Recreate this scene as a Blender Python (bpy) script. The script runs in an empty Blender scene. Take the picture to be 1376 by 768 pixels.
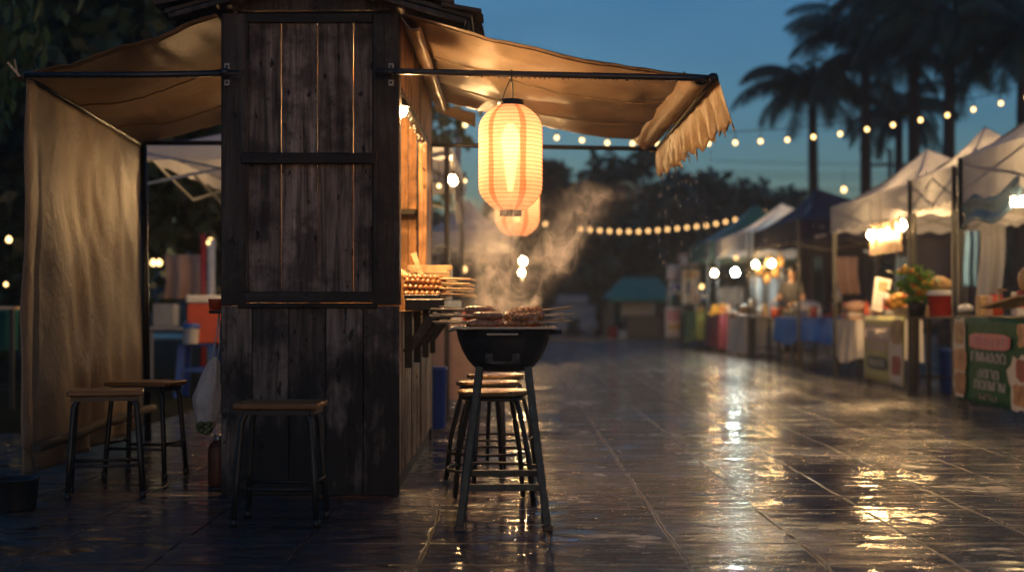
import bpy, math, random
from mathutils import Vector, Matrix, noise, Euler
random.seed(7)
R = math.radians
PI = math.pi
S = bpy.context.scene
COL = S.collection
EXPO = 1.5
K = 2 ** -EXPO            # lamp strengths below are written for exposure 0
F = 1911.0                # focal length in photograph pixels (50 mm lens, 36 mm sensor, 1376 px)

# ------------------------------------------------------------------ camera
cam = bpy.data.objects.new('camera', bpy.data.cameras.new('camera'))
COL.objects.link(cam); S.camera = cam
cam.location = (0, 0, 1.0); cam.rotation_euler = (R(90), 0, 0)
cam.data.lens = 50; cam.data.sensor_width = 36
cam.data.shift_y = 26 / 1376
cam.data.clip_end = 2000
cam.data.dof.use_dof = True
cam.data.dof.focus_distance = 7.15
cam.data.dof.aperture_fstop = 1.35
cam.data.dof.aperture_blades = 0

def at(px, py, Y):
    return Vector(((px - 688) * Y / F, Y, 1 + (410 - py) * Y / F))
def gx(px, Y): return (px - 688) * Y / F
def gz(py, Y): return 1 + (410 - py) * Y / F

# ------------------------------------------------------------------ render settings
S.view_settings.view_transform = 'Standard'
S.view_settings.look = 'None'
S.view_settings.exposure = EXPO
S.view_settings.gamma = 1
S.render.engine = 'CYCLES'
c = S.cycles
c.use_denoising = True
try: c.denoiser = 'OPENIMAGEDENOISE'
except Exception: pass
c.use_adaptive_sampling = True; c.adaptive_threshold = 0.01
c.max_bounces = 8; c.diffuse_bounces = 3; c.glossy_bounces = 3; c.transmission_bounces = 4
c.transparent_max_bounces = 16; c.volume_bounces = 1
c.sample_clamp_indirect = 2.0; c.sample_clamp_direct = 0
c.caustics_reflective = False; c.caustics_refractive = False
c.use_light_tree = True
c.volume_step_rate = 1.0; c.volume_max_steps = 64

# ------------------------------------------------------------------ world
w = bpy.data.worlds.new('World'); S.world = w; w.use_nodes = True
nt = w.node_tree; bg = nt.nodes['Background']
sk = nt.nodes.new('ShaderNodeTexSky'); sk.sky_type = 'NISHITA'; sk.sun_disc = False
SUN_EL, SUN_ROT = 2.0, 168.0
sk.sun_elevation = R(SUN_EL); sk.sun_rotation = R(SUN_ROT); sk.ozone_density = 4.0; sk.dust_density = 0.6
tint = nt.nodes.new('ShaderNodeMix'); tint.data_type = 'RGBA'; tint.blend_type = 'MULTIPLY'; tint.inputs[0].default_value = 1
tint.inputs[7].default_value = (.97, .98, .90, 1)
nt.links.new(sk.outputs[0], tint.inputs[6]); 
tcw = nt.nodes.new('ShaderNodeTexCoord'); mpw = nt.nodes.new('ShaderNodeMapping'); mpw.inputs['Scale'].default_value = (1.6, 1.6, 5.0)
nzw = nt.nodes.new('ShaderNodeTexNoise'); nzw.inputs['Scale'].default_value = 2.2; nzw.inputs['Detail'].default_value = 6; nzw.inputs['Roughness'].default_value = .5
nt.links.new(tcw.outputs['Generated'], mpw.inputs[0]); nt.links.new(mpw.outputs[0], nzw.inputs[0])
crw = nt.nodes.new('ShaderNodeValToRGB'); crw.color_ramp.elements[0].position = .38; crw.color_ramp.elements[0].color = (.80, .84, .90, 1)
crw.color_ramp.elements[1].position = .66; crw.color_ramp.elements[1].color = (1.14, 1.06, 1.02, 1); nt.links.new(nzw.outputs[0], crw.inputs[0])
cld = nt.nodes.new('ShaderNodeMix'); cld.data_type = 'RGBA'; cld.blend_type = 'MULTIPLY'; cld.inputs[0].default_value = 1      # thin broken dusk cloud
nt.links.new(tint.outputs[2], cld.inputs[6]); nt.links.new(crw.outputs[0], cld.inputs[7]); nt.links.new(cld.outputs[2], bg.inputs[0])
bg.inputs[1].default_value = 0.098
sl = bpy.data.lights.new('sun', 'SUN'); sl.energy = 0.01; sl.angle = R(20); sl.color = (1, .8, .65)
so = bpy.data.objects.new('sun', sl); COL.objects.link(so)
so.rotation_euler = (R(90 - SUN_EL), 0, R(180 - SUN_ROT)); so.location = (0, -5, 12)

# ------------------------------------------------------------------ mesh helper
class MB:
    def __init__(s): s.v = []; s.f = []; s.r = []; s.sm = []; s.uv = None
    def add(s, vs, fs, rnd=None, smooth=False):
        b = len(s.v); s.v += [Vector(p) for p in vs]
        q = random.random() if rnd is None else rnd
        for f in fs:
            s.f.append([b + i for i in f]); s.r.append(q); s.sm.append(smooth)
        return s
    def box(s, x0, x1, y0, y1, z0, z1, rnd=None, M=None):
        vs = [Vector((x, y, z)) for z in (z0, z1) for y in (y0, y1) for x in (x0, x1)]
        if M is not None: vs = [M @ p for p in vs]
        return s.add(vs, [(0, 2, 3, 1), (4, 5, 7, 6), (0, 1, 5, 4), (2, 6, 7, 3), (0, 4, 6, 2), (1, 3, 7, 5)], rnd)
    def bar(s, a, b, wx, wy=None, rnd=None, up=(0, 0, 1)):
        # rectangular bar from a to b
        a, b = Vector(a), Vector(b); wy = wy or wx
        d = (b - a).normalized(); u = Vector(up)
        if abs(d.dot(u)) > .95: u = Vector((0, 1, 0))
        x = d.cross(u).normalized(); y = x.cross(d).normalized()
        vs = []
        for p in (a, b):
            for i, j in ((-1, -1), (1, -1), (1, 1), (-1, 1)):
                vs.append(p + x * i * wx / 2 + y * j * wy / 2)
        return s.add(vs, [(0, 1, 2, 3), (4, 7, 6, 5), (0, 4, 5, 1), (1, 5, 6, 2), (2, 6, 7, 3), (3, 7, 4, 0)], rnd)
    def tube(s, pts, r, n=10, caps=True, rnd=None):
        pts = [Vector(p) for p in pts]; m = len(pts)
        rr = r if isinstance(r, (list, tuple)) else [r] * m
        vs = []; fs = []; prev = None
        for i, p in enumerate(pts):
            d = (pts[min(i + 1, m - 1)] - pts[max(i - 1, 0)])
            if d.length < 1e-9: d = Vector((0, 0, 1))
            d.normalize()
            if prev is None:
                u = Vector((0, 0, 1)) if abs(d.z) < .9 else Vector((1, 0, 0))
                x = d.cross(u).normalized()
            else:
                x = (prev - d * prev.dot(d)).normalized()
            prev = x; y = d.cross(x)
            for k in range(n):
                a = 2 * PI * k / n
                vs.append(p + (x * math.cos(a) + y * math.sin(a)) * rr[i])
        for i in range(m - 1):
            for k in range(n):
                k2 = (k + 1) % n
                fs.append((i * n + k, i * n + k2, (i + 1) * n + k2, (i + 1) * n + k))
        s.add(vs, fs, rnd, True)
        if caps:
            b = len(s.v) - len(vs); q = s.r[-1]
            s.f.append([b + k for k in range(n)][::-1]); s.r.append(q); s.sm.append(False)
            s.f.append([b + (m - 1) * n + k for k in range(n)]); s.r.append(q); s.sm.append(False)
        return s
    def lathe(s, prof, n=24, c=(0, 0, 0), rnd=None, sx=1, sy=1, M=None, closed=False):
        c = Vector(c); vs = []; fs = []
        for (r, z) in prof:
            for k in range(n):
                a = 2 * PI * k / n
                p = Vector((r * math.cos(a) * sx, r * math.sin(a) * sy, z))
                if M is not None: p = M @ p
                vs.append(c + p)
        m = len(prof)
        for i in range(m - 1):
            for k in range(n):
                k2 = (k + 1) % n
                fs.append((i * n + k, i * n + k2, (i + 1) * n + k2, (i + 1) * n + k))
        if closed:
            fs.append(tuple(range(n))[::-1]); fs.append(tuple((m - 1) * n + k for k in range(n)))
        return s.add(vs, fs, rnd, True)
    def grid(s, fn, nu, nv, rnd=None, th=0):
        # a cloth-like sheet; th gives it a second face and edges
        vs = [Vector(fn(i / nu, j / nv)) for j in range(nv + 1) for i in range(nu + 1)]
        W = nu + 1
        fs = [(j * W + i, j * W + i + 1, (j + 1) * W + i + 1, (j + 1) * W + i) for j in range(nv) for i in range(nu)]
        if not th: return s.add(vs, fs, rnd, True)
        nr = [Vector() for _ in vs]
        for f in fs:
            nn = (vs[f[1]] - vs[f[0]]).cross(vs[f[3]] - vs[f[0]])
            for i in f: nr[i] += nn
        N = len(vs)
        vs2 = vs + [p - q.normalized() * th for p, q in zip(vs, nr)]
        fs2 = fs + [tuple(N + i for i in f[::-1]) for f in fs]
        edge = [i for i in range(nu)] + [nu + j * W for j in range(nv)] + [nv * W + nu - i for i in range(nu)] + [(nv - j) * W for j in range(nv)]
        for i in range(len(edge)):
            a, b = edge[i], edge[(i + 1) % len(edge)]
            fs2.append((b, a, a + N, b + N))
        return s.add(vs2, fs2, rnd, True)
    def blob(s, c, rx, ry, rz, amp=.15, fr=3, sub=2, rnd=None, seed=0, M=None):
        vs, fs = ICO[sub]
        out = []
        for p in vs:
            q = p * (1 + amp * noise.noise(p * fr + Vector((seed * 7.1, seed * 3.3, seed))))
            q = Vector((q.x * rx, q.y * ry, q.z * rz))
            if M is not None: q = M @ q
            out.append(Vector(c) + q)
        return s.add(out, fs, rnd, True)
    def poly(s, pts, th, axis=(0, 1, 0), rnd=None):
        # flat outline with a thickness along axis
        n = len(pts); a = Vector(axis) * th
        vs = [Vector(p) for p in pts] + [Vector(p) + a for p in pts]
        fs = [tuple(range(n)), tuple(range(2 * n - 1, n - 1, -1))]
        for i in range(n):
            j = (i + 1) % n; fs.append((i, i + n, j + n, j))
        return s.add(vs, fs, rnd)
    def build(s, name, mat, parent=None, origin=None, bevel=0, seg=1):
        if parent is not None:
            o0 = wloc(parent)
        else:
            o0 = Vector(origin) if origin is not None else Vector((0, 0, 0))
        me = bpy.data.meshes.new(name)
        me.from_pydata([tuple(p - o0) for p in s.v], [], s.f)
        me.polygons.foreach_set('use_smooth', s.sm)
        at_ = me.attributes.new('rnd', 'FLOAT', 'FACE')
        at_.data.foreach_set('value', s.r)
        me.materials.append(mat); me.update()
        o = bpy.data.objects.new(name, me); COL.objects.link(o)
        if parent is not None: o.parent = parent
        else: o.location = o0
        if bevel:
            m = o.modifiers.new('bevel', 'BEVEL'); m.width = bevel; m.segments = seg; m.limit_method = 'ANGLE'; m.angle_limit = R(40)
        return o

def ico(sub):
    import bmesh
    bm = bmesh.new(); bmesh.ops.create_icosphere(bm, subdivisions=sub, radius=1)
    vs = [v.co.copy() for v in bm.verts]; fs = [[v.index for v in f.verts] for f in bm.faces]; bm.free()
    return vs, fs
ICO = {1: ico(1), 2: ico(2), 3: ico(3)}

def wloc(o):
    p = Vector(o.location); q = o.parent
    while q is not None: p = p + Vector(q.location); q = q.parent
    return p

def tag(o, label=None, cat=None, group=None, kind=None):
    if label: o['label'] = label
    if cat: o['category'] = cat
    if group: o['group'] = group
    if kind: o['kind'] = kind
    return o
def thing(name, loc, label, cat, group=None):
    o = bpy.data.objects.new(name, None); COL.objects.link(o); o.location = loc
    o.empty_display_size = .1
    return tag(o, label, cat, group)
def dup(root, loc, rz=None, label=None, group=None):
    def cp(o, par):
        k = o.copy(); COL.objects.link(k)
        if par is not None: k.parent = par
        for ch in o.children: cp(ch, k)
        return k
    k = cp(root, None); k.location = loc
    if rz is not None: k.rotation_euler = (0, 0, rz)
    if label: k['label'] = label
    if group: k['group'] = group
    return k

# ------------------------------------------------------------------ materials
def newmat(name):
    m = bpy.data.materials.new(name); m.use_nodes = True
    nt = m.node_tree; nt.nodes.clear()
    out = nt.nodes.new('ShaderNodeOutputMaterial')
    return m, nt, out
def N(nt, t, **kw):
    n = nt.nodes.new('ShaderNode' + t)
    for k, v in kw.items():
        if k.startswith('i_'):
            key = k[2:]
            n.inputs[int(key) if key.isdigit() else key.replace('_', ' ')].default_value = v
        else: setattr(n, k, v)
    return n
def L(nt, a, b): nt.links.new(a, b)
def ramp(nt, fac, stops):
    r = nt.nodes.new('ShaderNodeValToRGB'); e = r.color_ramp.elements
    while len(e) < len(stops): e.new(.5)
    for i, (p, c) in enumerate(stops):
        e[i].position = p; e[i].color = (*c, 1) if len(c) == 3 else c
    L(nt, fac, r.inputs[0]); return r
def math_(nt, op, a, b=None, clamp=False):
    n = nt.nodes.new('ShaderNodeMath'); n.operation = op; n.use_clamp = clamp
    for i, q in enumerate((a, b)):
        if q is None: continue
        if isinstance(q, (int, float)): n.inputs[i].default_value = q
        else: L(nt, q, n.inputs[i])
    return n.outputs[0]
def mixc(nt, fac, a, b, mode='MIX'):
    n = nt.nodes.new('ShaderNodeMix'); n.data_type = 'RGBA'; n.blend_type = mode
    for sock, q in ((n.inputs[0], fac), (n.inputs[6], a), (n.inputs[7], b)):
        if isinstance(q, (int, float)): sock.default_value = q
        elif isinstance(q, (tuple, list)): sock.default_value = (*q, 1) if len(q) == 3 else q
        else: L(nt, q, sock)
    return n.outputs[2]
def bump(nt, h, st, dist=.01):
    b = nt.nodes.new('ShaderNodeBump'); b.inputs['Strength'].default_value = st; b.inputs['Distance'].default_value = dist
    L(nt, h, b.inputs['Height']); return b.outputs[0]

def plain(name, col, rough=.5, metal=0, var=.3, scale=12, bmp=.15, spec=.5, col2=None, stretch=(1, 1, 1), coat=0):
    """worn single-colour surface with uneven tone, gloss and a fine bump"""
    m, nt, out = newmat(name)
    tc = N(nt, 'TexCoord'); mp = N(nt, 'Mapping'); mp.inputs['Scale'].default_value = stretch
    L(nt, tc.outputs['Object'], mp.inputs[0])
    n1 = N(nt, 'TexNoise', i_Scale=scale, i_Detail=6.0, i_Roughness=.6); L(nt, mp.outputs[0], n1.inputs[0])
    a = col; b = col2 or tuple(x * (1 - var) for x in col)
    r = ramp(nt, n1.outputs[0], [(.3, a), (.7, b)])
    at_ = N(nt, 'Attribute', attribute_name='rnd')
    tone = math_(nt, 'ADD', math_(nt, 'MULTIPLY', at_.outputs['Fac'], var * .8), 1 - var * .4)
    cc = mixc(nt, 1.0, r.outputs[0], tone, 'MULTIPLY')
    p = N(nt, 'BsdfPrincipled'); L(nt, cc, p.inputs['Base Color'])
    p.inputs['Metallic'].default_value = metal; p.inputs['Specular IOR Level'].default_value = spec
    p.inputs['Coat Weight'].default_value = coat; p.inputs['Coat Roughness'].default_value = .15
    n2 = N(nt, 'TexNoise', i_Scale=scale * 3, i_Detail=4.0); L(nt, mp.outputs[0], n2.inputs[0])
    L(nt, math_(nt, 'ADD', math_(nt, 'MULTIPLY', n2.outputs[0], rough * .6), rough * .7), p.inputs['Roughness'])
    if bmp: L(nt, bump(nt, n2.outputs[0], bmp, .01), p.inputs['Normal'])
    L(nt, p.outputs[0], out.inputs[0]); return m

def wood(name, ca, cb, dark, axis=2, rough=.6, grain=1.0, stain=None, wear=None):
    """planks: long grain along one axis, a tone for every board, knots and worn streaks"""
    m, nt, out = newmat(name)
    tc = N(nt, 'TexCoord'); mp = N(nt, 'Mapping')
    sc = [26, 26, 26]; sc[axis] = 1.6
    mp.inputs['Scale'].default_value = sc
    at_ = N(nt, 'Attribute', attribute_name='rnd')
    off = N(nt, 'VectorMath', operation='SCALE'); off.inputs[0].default_value = (3.1, 5.7, 9.2); L(nt, at_.outputs['Fac'], off.inputs['Scale'])
    add = N(nt, 'VectorMath', operation='ADD'); L(nt, tc.outputs['Object'], add.inputs[0]); L(nt, off.outputs[0], add.inputs[1])
    L(nt, add.outputs[0], mp.inputs[0])
    g = N(nt, 'TexNoise', i_Scale=grain, i_Detail=8.0, i_Roughness=.68, i_Distortion=.6); L(nt, mp.outputs[0], g.inputs[0])
    g2 = N(nt, 'TexNoise', i_Scale=3.5, i_Detail=5.0, i_Roughness=.65); L(nt, add.outputs[0], g2.inputs[0])
    base = ramp(nt, g.outputs[0], [(.33, dark), (.5, ca), (.68, cb)])
    tone = math_(nt, 'ADD', math_(nt, 'MULTIPLY', at_.outputs['Fac'], .95), .5)
    col = mixc(nt, 1.0, base.outputs[0], tone, 'MULTIPLY')
    blot = ramp(nt, g2.outputs[0], [(.40, (0, 0, 0)), (.54, (1, 1, 1))])
    col = mixc(nt, math_(nt, 'MULTIPLY', math_(nt, 'SUBTRACT', 1.0, blot.outputs[0]), .75), col, dark)
    # small pits and knots
    vo = N(nt, 'TexNoise', i_Scale=26.0, i_Detail=2.0)
    mp2 = N(nt, 'Mapping'); s2 = [1, 1, 1]; s2[axis] = .45; mp2.inputs['Scale'].default_value = s2
    L(nt, add.outputs[0], mp2.inputs[0]); L(nt, mp2.outputs[0], vo.inputs[0])
    pit = ramp(nt, vo.outputs[0], [(.66, (0, 0, 0)), (.7, (1, 1, 1))])
    col = mixc(nt, math_(nt, 'MULTIPLY', pit.outputs[0], .85), col, tuple(x * .15 for x in dark))
    rgh = math_(nt, 'ADD', math_(nt, 'MULTIPLY', g.outputs[0], .35), rough - .2)
    if stain:   # rising damp: a blotched dark stain with its own ragged shape
        sx = N(nt, 'SeparateXYZ'); L(nt, tc.outputs['Object'], sx.inputs[0])
        ns = N(nt, 'TexNoise', i_Scale=3.0, i_Detail=7.0, i_Roughness=.62)
        mps = N(nt, 'Mapping'); mps.inputs['Scale'].default_value = (2.0, 2.0, .8); L(nt, tc.outputs['Object'], mps.inputs[0]); L(nt, mps.outputs[0], ns.inputs[0])
        h = math_(nt, 'ADD', sx.outputs[2], math_(nt, 'MULTIPLY', math_(nt, 'SUBTRACT', ns.outputs[0], .5), 3.4))
        st = math_(nt, 'MULTIPLY', math_(nt, 'SUBTRACT', stain, h), 1.9, True)
        st = math_(nt, 'MINIMUM', st, .93)
        col = mixc(nt, st, col, (.006, .006, .006))
    p = N(nt, 'BsdfPrincipled'); L(nt, col, p.inputs['Base Color']); L(nt, rgh, p.inputs['Roughness']); p.inputs['Specular IOR Level'].default_value = .28
    hh = math_(nt, 'ADD', g.outputs[0], math_(nt, 'MULTIPLY', pit.outputs[0], -1.0))
    L(nt, bump(nt, hh, .55, .006), p.inputs['Normal'])
    L(nt, p.outputs[0], out.inputs[0]); return m

def cloth(name, col, col2, trans=.3, rough=.35, scale=6, spec=.5, wrinkle=.4, dirt=(.05, .04, .03), stretch=(1, 1, 1)):
    """wet tarpaulin or fabric: glossy front, some light let through"""
    m, nt, out = newmat(name)
    tc = N(nt, 'TexCoord'); mp = N(nt, 'Mapping'); mp.inputs['Scale'].default_value = stretch
    L(nt, tc.outputs['Object'], mp.inputs[0])
    n1 = N(nt, 'TexNoise', i_Scale=scale * .5, i_Detail=7.0, i_Roughness=.62, i_Distortion=.8); L(nt, mp.outputs[0], n1.inputs[0])
    cc = ramp(nt, n1.outputs[0], [(.34, col2), (.6, col)]).outputs[0]
    n3 = N(nt, 'TexNoise', i_Scale=scale * 1.7, i_Detail=5.0, i_Roughness=.7); L(nt, mp.outputs[0], n3.inputs[0])
    dm = ramp(nt, n3.outputs[0], [(.6, (0, 0, 0)), (.75, (1, 1, 1))])
    cc = mixc(nt, math_(nt, 'MULTIPLY', dm.outputs[0], .16), cc, dirt)
    n2 = N(nt, 'TexNoise', i_Scale=scale * 2.2, i_Detail=5.0, i_Roughness=.55, i_Distortion=1.2); L(nt, mp.outputs[0], n2.inputs[0])
    n4 = N(nt, 'TexNoise', i_Scale=240.0, i_Detail=2.0); L(nt, tc.outputs['Object'], n4.inputs[0])
    n5 = N(nt, 'TexNoise', i_Scale=60.0, i_Detail=4.0, i_Roughness=.7); L(nt, tc.outputs['Object'], n5.inputs[0])
    cc = mixc(nt, 1.0, cc, math_(nt, 'ADD', math_(nt, 'MULTIPLY', n5.outputs[0], .5), .75), 'MULTIPLY')
    h = math_(nt, 'ADD', n2.outputs[0], math_(nt, 'MULTIPLY', n4.outputs[0], .09))
    nrm = bump(nt, h, wrinkle, .03)
    p = N(nt, 'BsdfPrincipled'); L(nt, cc, p.inputs['Base Color'])
    L(nt, math_(nt, 'ADD', math_(nt, 'MULTIPLY', n1.outputs[0], rough), rough * .5), p.inputs['Roughness'])
    p.inputs['Specular IOR Level'].default_value = spec
    L(nt, nrm, p.inputs['Normal'])
    t = N(nt, 'BsdfTranslucent'); L(nt, cc, t.inputs[0]); L(nt, nrm, t.inputs['Normal'])
    mx = N(nt, 'MixShader'); mx.inputs[0].default_value = trans
    L(nt, p.outputs[0], mx.inputs[1]); L(nt, t.outputs[0], mx.inputs[2]); L(nt, mx.outputs[0], out.inputs[0])
    return m

def glow(name, col, st):
    m, nt, out = newmat(name)
    e = N(nt, 'Emission'); e.inputs[0].default_value = (*col, 1); e.inputs[1].default_value = st * K
    L(nt, e.outputs[0], out.inputs[0]); return m

def leafmat(name, a, b, rough=.45):
    m, nt, out = newmat(name)
    at_ = N(nt, 'Attribute', attribute_name='rnd')
    r = ramp(nt, at_.outputs['Fac'], [(0, a), (1, b)])
    p = N(nt, 'BsdfPrincipled'); L(nt, r.outputs[0], p.inputs['Base Color']); p.inputs['Roughness'].default_value = rough
    t = N(nt, 'BsdfTranslucent'); L(nt, r.outputs[0], t.inputs[0])
    mx = N(nt, 'MixShader'); mx.inputs[0].default_value = .25
    L(nt, p.outputs[0], mx.inputs[1]); L(nt, t.outputs[0], mx.inputs[2]); L(nt, mx.outputs[0], out.inputs[0]); return m

M = {}
M['plank'] = wood('weathered_plank', (.30, .225, .175), (.60, .47, .385), (.022, .015, .012), 2, .72)
M['plank_low'] = wood('damp_plank', (.135, .10, .08), (.24, .185, .15), (.012, .009, .008), 2, .62, stain=.84)
M['post'] = wood('dark_post', (.044, .034, .028), (.10, .08, .066), (.008, .006, .005), 2, .55)
M['rail'] = wood('dark_rail', (.020, .016, .014), (.036, .03, .025), (.005, .004, .004), 0, .55)
M['side'] = wood('side_board', (.36, .19, .085), (.5, .29, .14), (.10, .05, .022), 2, .55)
M['side_low'] = wood('lower_side_board', (.42, .29, .19), (.56, .42, .29), (.12, .08, .05), 2, .55)
M['inner'] = wood('inner_board', (.34, .17, .07), (.46, .25, .11), (.12, .06, .025), 2, .6)
M['counter'] = wood('dark_counter', (.028, .024, .022), (.05, .043, .038), (.008, .007, .006), 1, .42)
M['seat'] = wood('varnished_seat', (.30, .135, .05), (.40, .20, .08), (.13, .055, .02), 0, .36)
M['seat_round'] = wood('varnished_round_seat', (.44, .27, .12), (.55, .36, .18), (.2, .1, .04), 0, .3)
M['palewood'] = wood('pale_wood', (.5, .36, .2), (.6, .45, .27), (.25, .16, .08), 0, .5)
M['stick'] = wood('bamboo_stick', (.72, .54, .32), (.82, .64, .4), (.45, .31, .16), 0, .5)
M['blacksteel'] = plain('black_painted_steel', (.012, .012, .013), .42, .1, .4, 18, .2, .5)
M['tealsteel'] = plain('scuffed_dark_green_steel', (.035, .055, .052), .4, .3, .55, 22, .35, .5, col2=(.015, .018, .018))
M['pipe'] = plain('dull_steel_pipe', (.06, .065, .072), .34, .75, .4, 20, .2)
M['steel'] = plain('galvanised_steel', (.3, .31, .32), .4, .8, .3, 20, .15)
M['roof'] = plain('weathered_roof_sheet', (.06, .06, .062), .55, 0, .5, 5, .5, .4, stretch=(1, 4, 1))
M['rooftile'] = plain('mossy_roof_tile', (.11, .055, .035), .6, 0, .6, 9, .5, .3, col2=(.035, .03, .026))
M['grill'] = plain('sooty_black_enamel', (.036, .042, .048), .42, .2, .75, 11, .25, .5, col2=(.010, .010, .011))
M['ash'] = plain('ash_streaked_metal', (.34, .35, .36), .5, .3, .8, 26, .5, .5, col2=(.03, .03, .032))
M['meat_a'] = plain('glazed_minced_meat', (.60, .26, .12), .25, 0, .5, 60, .9, .6, col2=(.26, .09, .035), coat=.6)
M['meat_b'] = plain('charred_glazed_chunks', (.80, .36, .11), .25, 0, .5, 45, .7, .6, col2=(.26, .075, .025), coat=.7)
M['meat_c'] = plain('orange_glazed_meatballs', (.40, .18, .055), .3, 0, .45, 35, .4, .5, col2=(.20, .07, .02), coat=.35)
M['awn'] = cloth('wet_tan_tarpaulin', (.40, .29, .185), (.28, .20, .125), .34, .36, 5, .5, .24)
M['curtain'] = cloth('tan_tarpaulin_curtain', (.42, .305, .20), (.28, .20, .13), .28, .48, 4, .22, .34)
M['awn_seam'] = cloth('stitched_tarpaulin_seam', (.20, .14, .085), (.12, .08, .05), .1, .5, 5, .3, .2)
M['white_canvas'] = cloth('white_canopy_fabric', (.56, .575, .63), (.42, .43, .475), .34, .5, 2.0, .15, .5, dirt=(.3, .26, .23))
M['grey_canvas'] = cloth('grey_side_sheet', (.2, .2, .21), (.13, .13, .14), .2, .5, 3, .2, .4)
M['navy_canvas'] = cloth('navy_canopy_fabric', (.03, .035, .075), (.02, .02, .04), .1, .6, 2.0, .08, .3)
M['teal_canvas'] = cloth('teal_canopy_fabric', (.03, .16, .15), (.02, .11, .105), .15, .4, 2.0, .4, .3)
M['green_sheet'] = plain('teal_green_roof_sheet', (.04, .30, .22), .5, 0, .25, 3, .1, .3)
M['blue_cloth'] = cloth('blue_tablecloth', (.015, .13, .55), (.01, .09, .40), .1, .5, 3, .4, .4, dirt=(.01, .04, .14))
M['pale_cloth'] = cloth('pale_tablecloth', (.6, .58, .55), (.45, .42, .4), .15, .5, 3, .4, .4, dirt=(.25, .2, .18))
M['lime_cloth'] = cloth('lime_tablecloth', (.42, .46, .10), (.3, .33, .07), .1, .5, 3, .4, .4, dirt=(.2, .2, .06))
M['maroon_cloth'] = cloth('maroon_tablecloth', (.22, .03, .04), (.15, .02, .03), .1, .5, 3, .4, .4, dirt=(.1, .02, .02))
M['pink_cloth'] = cloth('beige_pink_cloth', (.55, .36, .27), (.42, .27, .2), .15, .5, 3, .4, .4, dirt=(.25, .15, .1))
M['vinyl_green'] = plain('green_vinyl_banner', (.010, .095, .045), .5, 0, .3, 4, .1, .15)
M['vinyl_lime'] = plain('lime_vinyl_banner', (.42, .42, .16), .4, 0, .25, 4, .1)
M['vinyl_dark'] = plain('dark_print', (.02, .06, .05), .4, 0, .3, 8, .05)
M['vinyl_white'] = plain('white_print', (.6, .58, .56), .5, 0, .15, 10, .05, .15)
M['vinyl_pink'] = plain('pink_print', (.55, .15, .19), .4, 0, .2, 10, .05)
M['vinyl_mauve'] = plain('mauve_print', (.45, .34, .36), .4, 0, .2, 10, .05)
M['print_food'] = plain('food_photo_print', (.52, .30, .14), .4, 0, .8, 9, .05, col2=(.14, .05, .03))
M['print_red'] = plain('red_food_print', (.4, .05, .03), .4, 0, .6, 12, .05, col2=(.1, .02, .015))
M['blue_plastic'] = plain('blue_plastic', (.015, .07, .33), .35, 0, .2, 8, .05)
M['red_plastic'] = plain('red_plastic', (.42, .035, .025), .35, 0, .25, 8, .05)
M['orange_plastic'] = plain('orange_red_plastic', (.50, .075, .025), .38, 0, .2, 8, .05)
M['white_plastic'] = plain('white_plastic', (.62, .62, .62), .35, 0, .15, 8, .05)
M['grey_plastic'] = plain('grey_plastic', (.25, .26, .28), .4, 0, .2, 8, .05)
M['dark_plastic'] = plain('dark_plastic', (.02, .023, .027), .4, 0, .3, 8, .1)
M['yellow_fruit'] = plain('yellow_fruit_skin', (.65, .36, .04), .4, 0, .3, 14, .1)
M['orange_fruit'] = plain('orange_fruit_skin', (.66, .22, .03), .4, 0, .3, 14, .1)
M['green_leaf'] = leafmat('fresh_green_leaf', (.05, .15, .02), (.14, .27, .04))
M['bread'] = plain('golden_snack', (.55, .36, .16), .45, 0, .4, 20, .3)
M['skin'] = plain('skin', (.42, .25, .17), .5, 0, .1, 20, .05)
M['hair'] = plain('black_hair', (.012, .010, .009), .4, 0, .3, 40, .2)
M['shirt'] = plain('grey_shirt', (.06, .063, .075), .8, 0, .2, 10, .2)
M['leaf_dark'] = leafmat('dark_leaf', (.018, .034, .012), (.05, .08, .024))
M['leaf_tree'] = leafmat('park_leaf', (.030, .062, .040), (.075, .12, .065))
M['leaf_palm'] = leafmat('palm_leaf', (.02, .042, .018), (.055, .085, .032), .4)
M['bark'] = plain('rough_bark', (.07, .055, .042), .8, 0, .5, 10, .8, .3, stretch=(4, 4, .6))
M['bulb_warm'] = glow('warm_bulb_glow', (1, .58, .23), 1000)
M['bulb_string'] = glow('string_bulb_glow', (1, .60, .22), 5.5)
M['bulb_far'] = glow('far_string_bulb_glow', (1, .55, .20), 3.2)
M['bulb_white'] = glow('white_bulb_glow', (.85, 1, .92), 700)
M['tube_warm'] = glow('warm_tube_glow', (1, .66, .30), 70)
M['fairy'] = glow('fairy_bulb_glow', (1, .62, .25), 2.2)
M['bulb_front'] = glow('front_lamp_glow', (1, .57, .24), 4200)
M['bulb_side'] = glow('side_lamp_glow', (1, .58, .24), 90)
M['bulb_fill'] = glow('hidden_fill_glow', (1, .58, .23), 330)
M['bulb_stall'] = glow('stall_bulb_glow', (1, .60, .24), 520)
M['core'] = glow('lantern_bulb_glow', (1, .475, .21), 30)
M['ember'] = glow('ember_glow', (1, .12, .02), .35)
M['wire'] = plain('black_cable', (.012, .012, .013), .5, 0, .2, 10, 0)

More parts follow.
